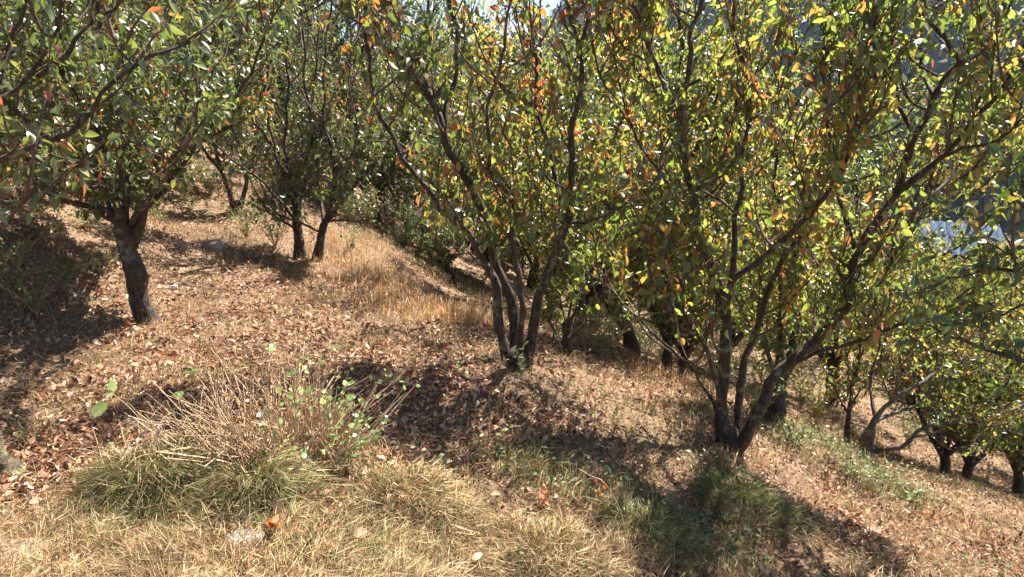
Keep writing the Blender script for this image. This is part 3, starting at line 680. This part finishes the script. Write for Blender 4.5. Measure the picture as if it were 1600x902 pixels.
GREEN = [tuple(P(*a)[:2])+(r, k) for a, r, k in [((250,790,2.4),.35,.55),((350,740,2.55),.3,.5),((1160,790,3.75),.4,.9),((1000,830,3.1),.35,.8),((850,790,3.2),.45,.6),((1100,860,3.0),.4,.6),((960,640,4.2),.5,.35),((1290,700,5.5),.7,.8),((1370,770,4.9),.5,.8),((1450,760,5.5),.4,.4),
   ((700,420,10.5),1.3,.6),((620,400,10.5),1.0,.4),((560,860,2.2),.4,.3),((950,560,6.5),.5,.4),((660,770,2.75),.35,.5),((1230,690,5.2),.4,.6),((760,500,6.6),.4,.5),((1550,730,7.5),.6,.4)]]
REDW = [tuple(P(*a)[:2])+(r, k) for a, r, k in [((600,420,7.8),.9,1.),((680,490,6.2),.8,.8),((560,400,8.6),.6,.9),((1040,610,6.3),.45,.8),((500,420,7.),.4,.5)]]
def field(L_, x, y, soft=.6):
    v = np.zeros(len(x))
    for cx, cyy, r, k in L_: v = np.maximum(v, k*smooth(1.25, .45, np.hypot(x-cx, y-cyy)/r))
    return v
rg = np.random.default_rng(9)
# matted dry grass
x, y = screen_scatter(620000, 1.5, 26, rg)
g = field(GREEN, x, y); rw = field(REDW, x, y); pat = vnoise(x*1.7+3, y*1.7); pf = vnoise(x*6, y*6)
near = smooth(3.0, 2.0, y+.0*x)*smooth(.9, .1, x)
keep = rg.random(len(x)) < (.16+.55*pf+.45*near+.35*g+.15*(y > 7)); x, y, g, rw, pat, pf, near = [a[keep] for a in (x, y, g, rw, pat, pf, near)]
z = H(x, y)-.005; n = len(x)
tus = smooth(.45, .8, vnoise(x*2.6+20, y*2.6+5))
L = (.045+.05*near+.055*tus+.04*g)*rg.uniform(.5, 1.7, n)*(1+.03*y)
W_ = rg.uniform(.0016, .0034, n)*(1+.14*np.maximum(y-2.5, 0)**.9)
lean = np.clip(rg.normal(.66, .22, n)-.25*g-.1*tus, .1, 1)
a = (vnoise(x*1.5, y*1.5)*9)+(vnoise(x*9, y*9)*4)+rg.normal(size=n)*1.1; hd = np.stack([np.cos(a), np.sin(a), np.zeros(n)], 1)
gr = np.clip((rg.random(n) < (g*.85+.13*smooth(.5, .7, pat)+.05))*rg.uniform(.5, 1, n), 0, 1)
tag(blades('dry_grass', np.stack([x, y, z], 1), L, W_, (lean, hd), rg, gr), kind='stuff')
# loose straws and stalks lying across everything
x, y = screen_scatter(26000, 1.6, 14, rg); n = len(x)
hd = rg.normal(size=(n, 3)); hd[:, 2] = 0; hd = nrm(hd)
tag(blades('loose_straw', np.stack([x, y, H(x, y)+rg.uniform(.005, .06, n)], 1), rg.uniform(.05, .20, n), rg.uniform(.0016, .003, n)*(1+.08*y), (np.clip(rg.normal(.93, .08, n), .6, 1.05), hd), rg, np.where(rg.random(n) < .15, -.7, 0.), rnd=rg.uniform(.3, 1, n)), kind='stuff')
# broken debris and small twigs, their dark colour standing in for fine self-shadow
x, y = screen_scatter(60000, 1.8, 18, rg); n = len(x)
hd = rg.normal(size=(n, 3)); hd[:, 2] = 0; hd = nrm(hd)
tag(blades('shade_debris', np.stack([x, y, H(x, y)+rg.uniform(.003, .03, n)], 1), rg.uniform(.015, .05, n), rg.uniform(.004, .012, n)*(1+.08*y), (np.clip(rg.normal(.95, .1, n), .6, 1.05), hd), rg, np.zeros(n), rnd=rg.uniform(0, .28, n)**1.3), kind='stuff')
# upright reddish dry weeds
x, y = screen_scatter(210000, 4.5, 16, rg, 300, 1300)
rw = field(REDW, x, y); keep = rg.random(len(x)) < rw*.6; x, y = x[keep], y[keep]; n = len(x)
tag(blades('dry_weeds', np.stack([x, y, H(x, y)], 1), rg.uniform(.06, .26, n)*(.6+.6*vnoise(x*3, y*3)), rg.uniform(.003, .006, n), rg.uniform(.05, .55, n), rg, -rg.uniform(.2, 1, n)*(rg.random(n) < .75)), kind='stuff')
# leaf litter
x, y = screen_scatter(190000, 1.7, 20, rg)
pat = vnoise(x*1.9+30, y*1.9+8); near = smooth(3.0, 2.0, y)*smooth(.9, .1, x); rw = field(REDW, x, y); g = field(GREEN, x, y)
keep = rg.random(len(x)) < (.12+1.1*smooth(.3, .65, pat)*(.4+.6*vnoise(x*7, y*7)*1.6))*(1-.62*near)*(1-.75*rw)*(1-.45*g); x, y = x[keep], y[keep]; n = len(x)
z = H(x, y)+rg.uniform(.002, .035, n)
B = np.stack([x, y, z], 1); D = rg.normal(size=(n, 3)); D[:, 2] *= .5; Nn = nrm(rg.normal(size=(n, 3))*.7+UP); L = (.018+.036*rg.random(n)**1.6)*(1+.02*y)
V, fs, rr, rb = leaf_geo(B, D, Nn, L, L*rg.uniform(.2, .6, n), np.clip(rg.random(n)**1.25+.25*(vnoise(x*2.2, y*2.2)-.5), 0, 1), rg.uniform(-.8, .8, n), rg.uniform(-.2, 1.6, n), 2)
tag(mesh_obj('fallen_leaves', V, fs, mLitter, None, False, {'rnd': rr, 'rib': rb*0}), kind='stuff')
# low green weeds among the litter
x, y = screen_scatter(90000, 2.2, 16, rg)
g = field([a for a in GREEN], x, y); keep = (rg.random(len(x)) < np.maximum(g-.2, .02)*1.1)&~((y < 2.9)&(x < 0)); x, y = x[keep], y[keep]; n = len(x)
B = np.stack([x, y, H(x, y)+rg.uniform(0, .09, n)], 1); D = rg.normal(size=(n, 3)); D[:, 2] = np.abs(D[:, 2])*.5; L = rg.uniform(.02, .045, n)
V, fs, rr, rb = leaf_geo(B, D, nrm(rg.normal(size=(n, 3))*.5+UP), L, L*.55, rg.random(n), rg.uniform(0, .4, n), rg.uniform(0, .5, n), 1)
tag(mesh_obj('low_weeds', V, fs, mSage, None, False, {'rnd': rr, 'rib': rb}), kind='stuff')

# ------------------------------------------------------------------ house in the valley
hc = P(1492, 362, 30.); hx, hy = hc[0], hc[1]; hz = Hs(hx, hy)
root = empty('house', (hx, hy, hz), 'low house with a blue grey metal roof in the valley beyond the right trees', 'house')
root.rotation_euler = (0, 0, R(-18))
def box(a, b):
    x0, y0, z0 = a; x1, y1, z1 = b
    V = [(x0,y0,z0),(x1,y0,z0),(x1,y1,z0),(x0,y1,z0),(x0,y0,z1),(x1,y0,z1),(x1,y1,z1),(x0,y1,z1)]
    return np.array(V, float), np.array([(0,3,2,1),(4,5,6,7),(0,1,5,4),(1,2,6,5),(2,3,7,6),(3,0,4,7)])
ez = hc[2]-.55-hz; ez = max(ez, 1.8); rz = ez+1.0
Lh, Wh = 1.5, 1.3
V, q = box((-Lh, -Wh, -1.5), (Lh, Wh, ez)); mesh_obj('wall', V, [q], mWall, root, False)
for sx in (-1, 1):
    V = np.array([(sx*(Lh-.01), -Wh+.01, ez), (sx*(Lh-.01), Wh-.01, ez), (sx*(Lh-.01), 0, rz-.06), (sx*(Lh-.13), -Wh+.01, ez), (sx*(Lh-.13), Wh-.01, ez), (sx*(Lh-.13), 0, rz-.06)])
    mesh_obj('gable', V, [np.array([(0,1,2),(3,5,4)]), np.array([(0,3,4,1),(1,4,5,2),(2,5,3,0)])], mWall, root, False)
xs = np.arange(-Lh-.25, Lh+.25, .09); prof = .025*np.sin(xs*2*np.pi/.36)
for sy in (-1, 1):
    E = np.stack([xs, np.full_like(xs, sy*(Wh+.5)), ez-.2+prof+.02], 1); T = np.stack([xs, np.full_like(xs, 0.012*sy), rz+prof], 1)
    n = len(xs); V = np.vstack([E, T, E-[0, 0, .03], T-[0, 0, .03]]); i = np.arange(n-1)
    q = np.concatenate([np.stack([i, i+1, n+i+1, n+i], 1), np.stack([2*n+i, 3*n+i, 3*n+i+1, 2*n+i+1], 1), np.stack([i, 2*n+i, 2*n+i+1, i+1], 1)])
    mesh_obj('roof_sheet', V, [q], mRoof, root, False)
for wx in (-.9, .9):
    V, q = box((wx-.4, -Wh-.05, ez-1.4), (wx+.4, -Wh+.02, ez-.5)); mesh_obj('window', V, [q], mDoor, root, False)
V, q = box((-.45, -Wh-.05, ez-2.2), (.45, -Wh+.02, ez-.3)); mesh_obj('door', V, [q], mDoor, root, False)

# ------------------------------------------------------------------ foreground plants and small things
def ground_pt(px, py, lo=1.2, hi=30):
    for Y in np.geomspace(lo, hi, 400):
        p = P(px, py, Y)
        if p[2] <= Hs(p[0], p[1]): return np.array([p[0], p[1], Hs(p[0], p[1])])
    return p
def tussock(px, py, n, rad, Ln, label, green=.9, seed=1, wd=.003, lean=.6, dome=.05):
    rng = np.random.default_rng(seed); b = ground_pt(px, py)
    root = empty('grass_tussock', b, label, 'grass tussock', 'grass tussocks')
    a = rng.uniform(0, 6.283, n); lob = .55+.9*vnoise(2.2*np.cos(a)+seed*9, 2.2*np.sin(a)+seed*5); r = rad*lob*np.sqrt(rng.random(n))*(1+.35*rng.random(n)**4)
    x = r*np.cos(a); y = r*np.sin(a)*.8; B = np.stack([x, y, H(b[0]+x, b[1]+y)-b[2]-.01+dome*np.maximum(1-(r/rad)**2, 0)*(.5+vnoise((b[0]+x)*8, (b[1]+y)*8))], 1)
    hd = nrm(np.stack([np.cos(a), np.sin(a), 0*a], 1)+np.stack([rng.normal(size=n)*.8, rng.normal(size=n)*.8, 0*a], 1))
    ln = Ln*rng.uniform(.3, 1.25, n)*(.55+.8*vnoise((b[0]+x)*13, (b[1]+y)*13))
    blades('blades', B, ln, rng.uniform(.5, 1.8, n)*wd, (np.clip(rng.normal(lean, .2, n), .05, 1), hd), rng, (rng.random(n) < green)*rng.uniform(.6, 1, n), root)
    return root
tussock(240, 780, 5200, .32, .21, 'green grass tussock spilling down in front of the cut shrub, left side', .62, 1, lean=.8, dome=.15)
tussock(400, 790, 3200, .25, .19, 'green grass tussock under the shrub stems above the flat stone', .6, 2, lean=.8, dome=.12)
tussock(1160, 800, 3200, .30, .17, 'shaded dark green tussock left of the sunlit litter below the right tree', .8, 3, dome=.12, lean=.8)
tussock(1010, 850, 2200, .26, .13, 'green tussock in the shade at the bottom, right of centre', .75, 4, dome=.1, lean=.8)
tussock(640, 790, 2600, .26, .14, 'straw coloured tussock right of the shrub in the sun', .3, 5, dome=.1, lean=.8)
tussock(860, 880, 2600, .30, .13, 'pale straw tussock at the bottom centre beside the shadow', .18, 6, dome=.08, lean=.7)
tussock(1100, 650, 900, .22, .16, 'reddish brown tussock at the left foot of the large right tree', .25, 7, .004)
tussock(1140, 730, 900, .2, .1, 'straw tussock hugging the base of the large right tree', .2, 8)

def stick_plant(name, b, label, cat, stems, leaves=None, lmat=mHerb, smat=mStem, seed=0, L0=.03, wr=.8, r0=.004, sprig=None, detail=2):
    """stems: list of arrays in local coords"""
    rng = np.random.default_rng(seed); root = empty(name, b, label, cat)
    parts = []
    for s_, r in stems:
        pts, rr = spline(s_, np.linspace(r, r*.45, len(s_)), 12); parts.append(tubes(pts[None], rr[None], 6))
    V, q = merge(parts); mesh_obj('stems', V, [q], smat, root)
    if leaves is not None and len(leaves[0]):
        B, D, Nn, L = leaves; n = len(B)
        V, fs, rr, rb = leaf_geo(B, D, Nn, L, L*wr, rng.random(n), rng.uniform(0, .25, n), rng.uniform(.05, .35, n), detail)
        mesh_obj('leaves', V, fs, lmat, root, True, {'rnd': rr, 'rib': rb})
    return root
# cut shrub: bundle of pale bare stems
rg = np.random.default_rng(15); b = ground_pt(440, 725); stems = []; tips = []
for k in range(330):
    a = rg.uniform(0, 6.28); r = .25*math.sqrt(rg.random()); p0 = np.array([r*math.cos(a)*1.2, r*math.sin(a)*.7, -.03])
    out = np.array([math.cos(a), math.sin(a)*.7, 0]); l = rg.uniform(.2, .70)*(1-.35*r/.25)
    d = nrm(UP+out*rg.uniform(.1, .9)+rg.normal(size=3)*.2); p1 = p0+d*l*.5+rg.normal(size=3)*.03; p2 = p0+d*l+rg.normal(size=3)*.06
    stems.append((np.array([p0, p1, p2]), rg.uniform(.0022, .0055)))
    if rg.random() < .7:
        d2 = nrm(d+rg.normal(size=3)*.5); stems.append((np.array([p1, p1+d2*l*.2, p1+d2*l*.42]), .0018))
    tips.append(p2)
Bs = []; Ds = []; Ls = []
def sprig(pxs, Y, nl, s=.035, r=.0022):
    """green stem through picture waypoints at one true distance, paired round leaves towards its end"""
    pts = np.array([P(px, py, Y) for px, py in pxs])-b
    p, _ = spline(pts, np.ones(len(pts)), 14); stems.append((p, r))
    for k in range(nl):
        i = 13-int(k//2*(9/max(nl/2, 1))); a = rg.uniform(0, 6.28)
        o = np.array([math.cos(a), math.sin(a)*.8, .15]); 
        for sg in (1, -1):
            Bs.append(p[max(i, 1)]); Ds.append(o*sg*1.0+UP*.25); Ls.append(s*rg.uniform(.7, 1.15))
by = b[1]
sprig([(470,700),(478,640),(470,590),(425,545)], by-.02, 3); sprig([(475,700),(462,620),(455,580),(478,562)], by, 5, .034)
sprig([(500,720),(520,660),(540,625),(548,600)], by+.02, 5, .03); sprig([(490,730),(530,700),(550,680),(560,650)], by-.08, 8, .032)
sprig([(480,740),(520,730),(545,715),(570,690)], by-.12, 8, .03); sprig([(470,740),(500,715),(520,690),(525,670)], by-.15, 8, .03)
sprig([(380,700),(350,650),(325,610),(300,580)], by-.05, 2, .032, .0045); sprig([(360,720),(320,670),(290,640),(278,618)], by-.08, 2, .03)
sprig([(400,700),(390,620),(372,565),(370,545)], by+.05, 1, .025, .003); sprig([(540,720),(580,690),(600,660)], by, 5, .022)
for k in range(420):
    tpt = tips[rg.integers(len(tips))]; 
    if tpt[0] < .03 or tpt[2] > .5: continue
    Bs.append(tpt+rg.normal(size=3)*.02); Ds.append(rg.normal(size=3)+UP*.2); Ls.append(rg.uniform(.016, .034))
Bs, Ds, Ls = np.array(Bs), np.array(Ds), np.array(Ls)
shrub = stick_plant('cut_shrub', b, 'cut back shrub of pale bare twigs with fresh round green leaves in the sunny foreground', 'shrub', stems, (Bs, Ds, nrm(rg.normal(size=Bs.shape)*.35+UP*.6+np.array([0, -.6, 0])), Ls), seed=3, wr=.85)
n = 420; a = rg.uniform(0, 6.28, n); r = .36*np.sqrt(rg.random(n)); Bd = np.stack([r*np.cos(a)-.03, r*np.sin(a)*.7-.04, rg.uniform(0, 1, n)**1.3*.46*(1-(r/.4)**2)], 1)
V, fs, rr, rb = leaf_geo(Bd, rg.normal(size=(n, 3)), rg.normal(size=(n, 3)), rg.uniform(.012, .04, n), rg.uniform(.006, .02, n), rg.uniform(0, .95, n), rg.uniform(-.6, .9, n), rg.uniform(0, 1.5, n), 2)
mesh_obj('dead_leaves', V, fs, mLitter, shrub, True, {'rnd': rr, 'rib': rb*0})
# long arching dry stems around shrub base
b = ground_pt(300, 730); stems = []
for pts in [[(235,658),(270,665),(330,672),(390,668)],[(200,650),(240,665),(275,700),(300,745)],[(265,660),(290,700),(310,730),(340,745)],[(255,715),(268,670),(300,650),(350,655)],[(170,800),(200,760),(240,690),(280,665)]]:
    stems.append((np.array([P(px, py, b[1]-.05) for px, py in pts])-b, .0028))
for k in range(340):
    p0 = np.array([rg.uniform(-.30, .5), rg.uniform(-.25, .2), rg.uniform(0, .2)]); d = rg.normal(size=3); d[2] = abs(d[2])*.6; d = nrm(d); l = rg.uniform(.06, .26)
    stems.append((np.array([p0, p0+d*l*.6+UP*.03, p0+d*l]), rg.uniform(.001, .0026)))
stick_plant('dry_stalks', b, 'tangle of arching dry stalks over the grass, left of the cut shrub', 'dry stalks', stems)
# seedling with one big heart shaped leaf
b = ground_pt(245, 700); Y = b[1]-.03
st = [(np.array([P(248,700,Y),P(232,672,Y),P(205,640,Y),P(178,617,Y)])-b, .0034), (np.array([P(178,617,Y),P(160,628,Y),P(150,640,Y)])-b, .0015)]
B = np.array([P(177,612,Y)-b, P(178,617,Y)-b, P(160,626,Y)-b]); D = np.array([[0, .02, 1.], [-1, 0, -.05], [-.45, -.1, -1.]]); Nn = np.array([[0, -1., .2], [0, -.4, 1.], [.9, -.6, -.3]])
r = stick_plant('seedling', b, 'slender seedling holding up one large heart shaped green leaf at left', 'seedling', st, (B, D, Nn, np.array([.060, .04, .1])), seed=5, wr=.8)
def small_plant(px, py, label, n=26, h=.14, mat=mSage, seed=1, L0=.03, spread=.10, name='weed_plant', cat='plant'):
    rng = np.random.default_rng(seed); b = ground_pt(px, py); stems = []; Bs = []; Ds = []
    for k in range(max(3, n//7)):
        a = rng.uniform(0, 6.28); o = np.array([math.cos(a), math.sin(a), 0])*spread*rng.uniform(.2, 1)
        p = np.array([[0, 0, -.01], o*.4+UP*h*.5, o+UP*h*rng.uniform(.7, 1.1)]); stems.append((p, .0018))
        q_, _ = spline(p, [1, 1, 1], 9)
        for j in range(7): Bs.append(q_[2+j]); Ds.append(rng.normal(size=3)+UP*.2)
    Bs = np.array(Bs); Ds = np.array(Ds)
    return stick_plant(name, b, label, cat, stems, (Bs, Ds, nrm(rng.normal(size=Bs.shape)*.4+UP), L0*rng.uniform(.6, 1.2, len(Bs))), mat, seed=seed, wr=.5)
small_plant(45, 700, 'small pale green weed in the shade beside the mossy stump', 40, .12, mHerb, 21, .022, .12)
small_plant(815, 590, 'green weed sprouting at the foot of the middle tree', 40, .2, mSage, 22, .05, .12)
small_plant(715, 583, 'tiny bright green weed in the shaded litter left of the middle tree', 14, .07, mHerb, 23, .025, .04)
small_plant(548, 400, 'pale leafed weed beside the terrace edge tree', 80, .4, mSage, 24, .05, .3)
small_plant(940, 800, 'orange leaved dry weed in the shaded grass beside the bent stalk', 12, .16, mRust, 25, .03, .05)
small_plant(850, 800, 'orange leaved dry weed in the shaded grass, left of the bent stalk', 12, .13, mRust, 26, .03, .07)
for i, (px, py, Y, h) in enumerate([(655,405,12.0,.55),(690,412,12.2,.6),(630,392,12.5,.5)]):
    small_plant(px, py, ['grey green bush at the end of the sunny slope, beside the left sapling', 'grey green bush on the slope behind the two saplings', 'grey green bush at the dark hollow where the slope ends'][i], 420, h, mSage, 60+i, .05, .55, 'bush', 'bush')
small_plant(430, 385, 'brown green bush of weeds left of the terrace edge tree', 420, .55, mSage, 70, .04, .55, 'bush', 'bush')
small_plant(385, 372, 'dry bushy weeds under the tree with two trunks', 300, .4, mSage, 71, .04, .45, 'bush', 'bush')
rg = np.random.default_rng(92)
for i, (px, py) in enumerate([(930,520),(965,535),(1000,550),(1035,565),(1075,585),(900,500),(850,495),(985,510),(1050,530),(1100,560),(1150,590),(940,560)]):
    ob = small_plant(px, py, 'low green bush in the gap between the middle tree and the large right tree', 420, rg.uniform(.5, 1.0), [mRight, mLeft][i % 2], 320+i, .055, .6, 'bush', 'bush'); ob['group'] = 'bushes between the middle and right trees'
rg = np.random.default_rng(91)
for i, (px, py, k) in enumerate([(1190,600,0),(1250,640,1),(1275,665,0),(1420,700,1),(1400,640,0),(1460,690,1),(1540,700,0),(1590,720,1),(1180,660,1),(1230,690,2),(1290,700,2),(1330,745,2),(1380,760,2),(1420,790,2),(1245,700,2),(1010,560,1),(1060,560,0),(960,520,1),(1110,600,0),(1480,640,0),(1540,650,0),(1590,660,0),(1380,600,0),(1230,600,0),(1160,570,0),(1330,640,0),(1450,620,0),(1510,610,0)]):
    h = rg.uniform(.45, .85) if k < 2 else rg.uniform(.12, .2)
    ob = small_plant(px, py, 'green undergrowth bush on the slope behind the large right tree' if k < 2 else 'low pale green herb patch on the sunlit lower right slope', 330 if k < 2 else 150, h, [mRight, mSage, mSage][k], 200+i, .05 if k < 2 else .035, .5 if k < 2 else .28, 'bush' if k < 2 else 'herb', 'bush' if k < 2 else 'plant')
    ob['group'] = 'undergrowth bushes behind the right tree' if k < 2 else 'herbs on the lower right slope'
for i, (px, py) in enumerate([(30,420),(70,380),(110,440),(20,470),(140,360),(60,500),(160,430),(250,350),(300,330)]):
    ob = small_plant(px, py, 'shaded weed clump on the left bank', 120, rg.uniform(.15, .3), mSage, 240+i, .04, .3, 'weed_clump', 'plant'); ob['group'] = 'weed clumps on the left bank'
for i, (px, py, Y) in enumerate([(250,318,10.5),(290,312,11.5),(330,300,12),(215,325,10),(160,322,9.5),(100,322,8.6),(50,318,8.0),(5,310,7.6),(410,330,10.5),(575,355,11.5),(610,360,12.5),(545,350,11)]):
    b_ = P(px, py, Y); nm = small_plant(px, py+6, 'leafy bush filling the gap under the trees behind the terrace', 520, rg.uniform(.5, .9), mLeft, 270+i, .06, .6, 'bush', 'bush'); nm['group'] = 'bushes behind the terrace'
# bent dry stalk
b = ground_pt(990, 895); Y = b[1]
stick_plant('bent_stalk', b, 'tall bent reddish dry stalk at the bottom, right of centre', 'dry stalk',
 [(np.array([P(990,900,Y),P(978,850,Y),P(970,800,Y),P(945,755,Y),P(925,745,Y),P(905,733,Y)])-b, .003), (np.array([P(978,850,Y),P(965,868,Y),P(930,870,Y)])-b, .0018)],
 (np.array([P(945,755,Y)-b, P(930,748,Y)-b]), np.array([[0,0,-1.],[.3,0,-1.]]), np.array([[0,-1.,0],[0,-1.,.2]]), np.array([.03,.02])), mRust)
# orange seedling by the flat stone
b = ground_pt(440, 850); rg = np.random.default_rng(8); n = 15
B = np.stack([rg.uniform(-.04, .04, n), rg.uniform(-.02, .03, n), rg.uniform(.02, .1, n)], 1)
stick_plant('rusty_seedling', b, 'small seedling with crumpled bright orange leaves beside the flat stone', 'seedling',
 [(np.array([[0,0,-.01],[.005,0,.04],[.0,.01,.1]]), .0025)]+[(np.array([[0,0,.03],B[i]*.6+[0,0,.01],B[i]]), .001) for i in range(n)],
 (B, rg.normal(size=(n, 3)), nrm(rg.normal(size=(n, 3))+[0, -1, 0]), rg.uniform(.025, .05, n)), mRust, wr=.65)

def rock(name, px, py, s, label, cat, mat, seed, sink=.3, rz=0, sub=4):
    b = ground_pt(px, py)
    import bmesh
    bm = bmesh.new(); bmesh.ops.create_icosphere(bm, subdivisions=sub, radius=1)
    V = np.array([v.co[:] for v in bm.verts]); Fc = np.array([[v.index for v in f.verts] for f in bm.faces]); bm.free()
    o = seed*7.3
    nz = vnoise(V[:, 0]*1.3+o, V[:, 1]*1.3+V[:, 2]*1.7+o)*.5+vnoise(V[:, 0]*3.5+o, V[:, 2]*3.5+V[:, 1]*2)*.22+vnoise(V[:, 1]*9+o, V[:, 2]*9+V[:, 0]*5)*.07
    V = V*(.62+nz)[:, None]; V = np.sign(V)*np.minimum(np.abs(V), .95*np.array([1, 1, .8])+.08*nz[:, None])
    V = V*np.array(s); V[:, 2] += s[2]*(1-2*sink)*.5
    ob = mesh_obj(name, V, [Fc], mat); ob.location = b; ob.rotation_euler = (0, 0, rz)
    return tag(ob, label, cat)
rock('stone', 382, 855, (.085, .055, .04), 'flat grey stone half buried in straw at the bottom left', 'stone', mStone, 1, .2, .3)
rock('stone', 375, 832, (.06, .04, .03), 'pale grey stone tucked just above the flat stone in the grass', 'stone', mStone, 2, .2, 1.)
rock('stone', 35, 880, (.22, .12, .06), 'wide pale boulder top under dry straw at the bottom left corner', 'stone', mTanStone, 5, .42, -.1)
rock('stone', 333, 388, (.12, .09, .08), 'grey stone lying at the far side of the sunny terrace', 'stone', mStone, 3, .3)
rock('stone', 287, 392, (.06, .05, .06), 'small pale stone at the far side of the sunny terrace, left of the grey stone', 'stone', mStone, 4, .2)
rock('plastic_scrap', 268, 452, (.05, .03, .025), 'crumpled white green plastic scrap on the litter right of the leaning trunk', 'litter', mRag, 6, .2, .4)
# mossy stump at left edge
b = ground_pt(5, 745); rg = np.random.default_rng(2)
pts, rr = spline([[0,0,-.05],[-.01,0,.05],[-.03,.01,.13],[-.07,.02,.24]], [.10,.06,.045,.055], 20)
V, q = tubes(pts[None], rr[None], 16, .3, rg); cap = V[-16:].mean(0); V = np.vstack([V, cap[None]+[0, 0, .01]]); n = len(V)-1
root = empty('stump', b, 'gnarled mossy stump at the left edge of the picture', 'stump')
i = np.arange(16); mesh_obj('trunk', V, [q, np.stack([n-16+i, n-16+(i+1) % 16, np.full(16, n)], 1)], mMoss, root)
p2 = spline([[.0,0,.02],[.05,-.02,.02],[.09,-.03,-.02]], [.05,.04,.02], 10); V, q = tubes(p2[0][None], p2[1][None], 10, .3, rg); mesh_obj('root', V, [q], mMoss, root)
# single large fallen leaves
def big_leaf(px, py, L, wr, seed, label, mat=mLitter, D=None, up=.012, name='fallen_leaf'):
    rng = np.random.default_rng(seed); b = ground_pt(px, py)+[0, 0, up+.03]
    D = np.array([D if D is not None else [rng.normal(), rng.normal(), .1]]); 
    V, fs, rr, rb = leaf_geo(np.zeros((1, 3)), D, np.array([[.1, -.45, 1.]]), np.array([L]), np.array([L*wr]), np.array([.72]), np.array([.25]), np.array([.45]), 2)
    o = mesh_obj(name, V, fs, mat, None, True, {'rnd': rr, 'rib': rb}); o.location = b; return tag(o, label, 'leaf')
big_leaf(553, 852, .062, .75, 1, 'large pinkish brown fallen leaf on the straw, right of the flat stone', D=[1, .1, .1])
big_leaf(283, 848, .055, .6, 2, 'pale tan fallen leaf on the grass, left of the flat stone', D=[.9, .3, .3])
big_leaf(318, 825, .06, .35, 3, 'narrow curled brown leaf leaning in the grass above the flat stone', D=[.5, .2, .9])
big_leaf(470, 792, .035, .8, 4, 'small orange fallen leaf above the rusty seedling', mRust, D=[1, .1, .1])
big_leaf(738, 893, .05, .6, 5, 'light brown fallen leaf at the bottom centre edge', D=[.6, .4, .3])
big_leaf(435, 820, .06, .7, 6, 'upright pale crumpled leaf behind the rusty seedling', D=[.2, .1, .9])

# ------------------------------------------------------------------ air over the valley
V, q = box((-1700, -90, -19), (1700, 2700, 185))
m, N, Lk = M('haze_air'); pv = N('ShaderNodeVolumePrincipled'); pv.inputs['Density'].default_value = .0003; pv.inputs['Color'].default_value = (.55, .72, 1, 1); pv.inputs['Anisotropy'].default_value = .3
o = N('ShaderNodeOutputMaterial'); Lk(pv.outputs[0], o.inputs['Volume'])
tag(mesh_obj('haze', V, [q], m, None, False), kind='stuff')
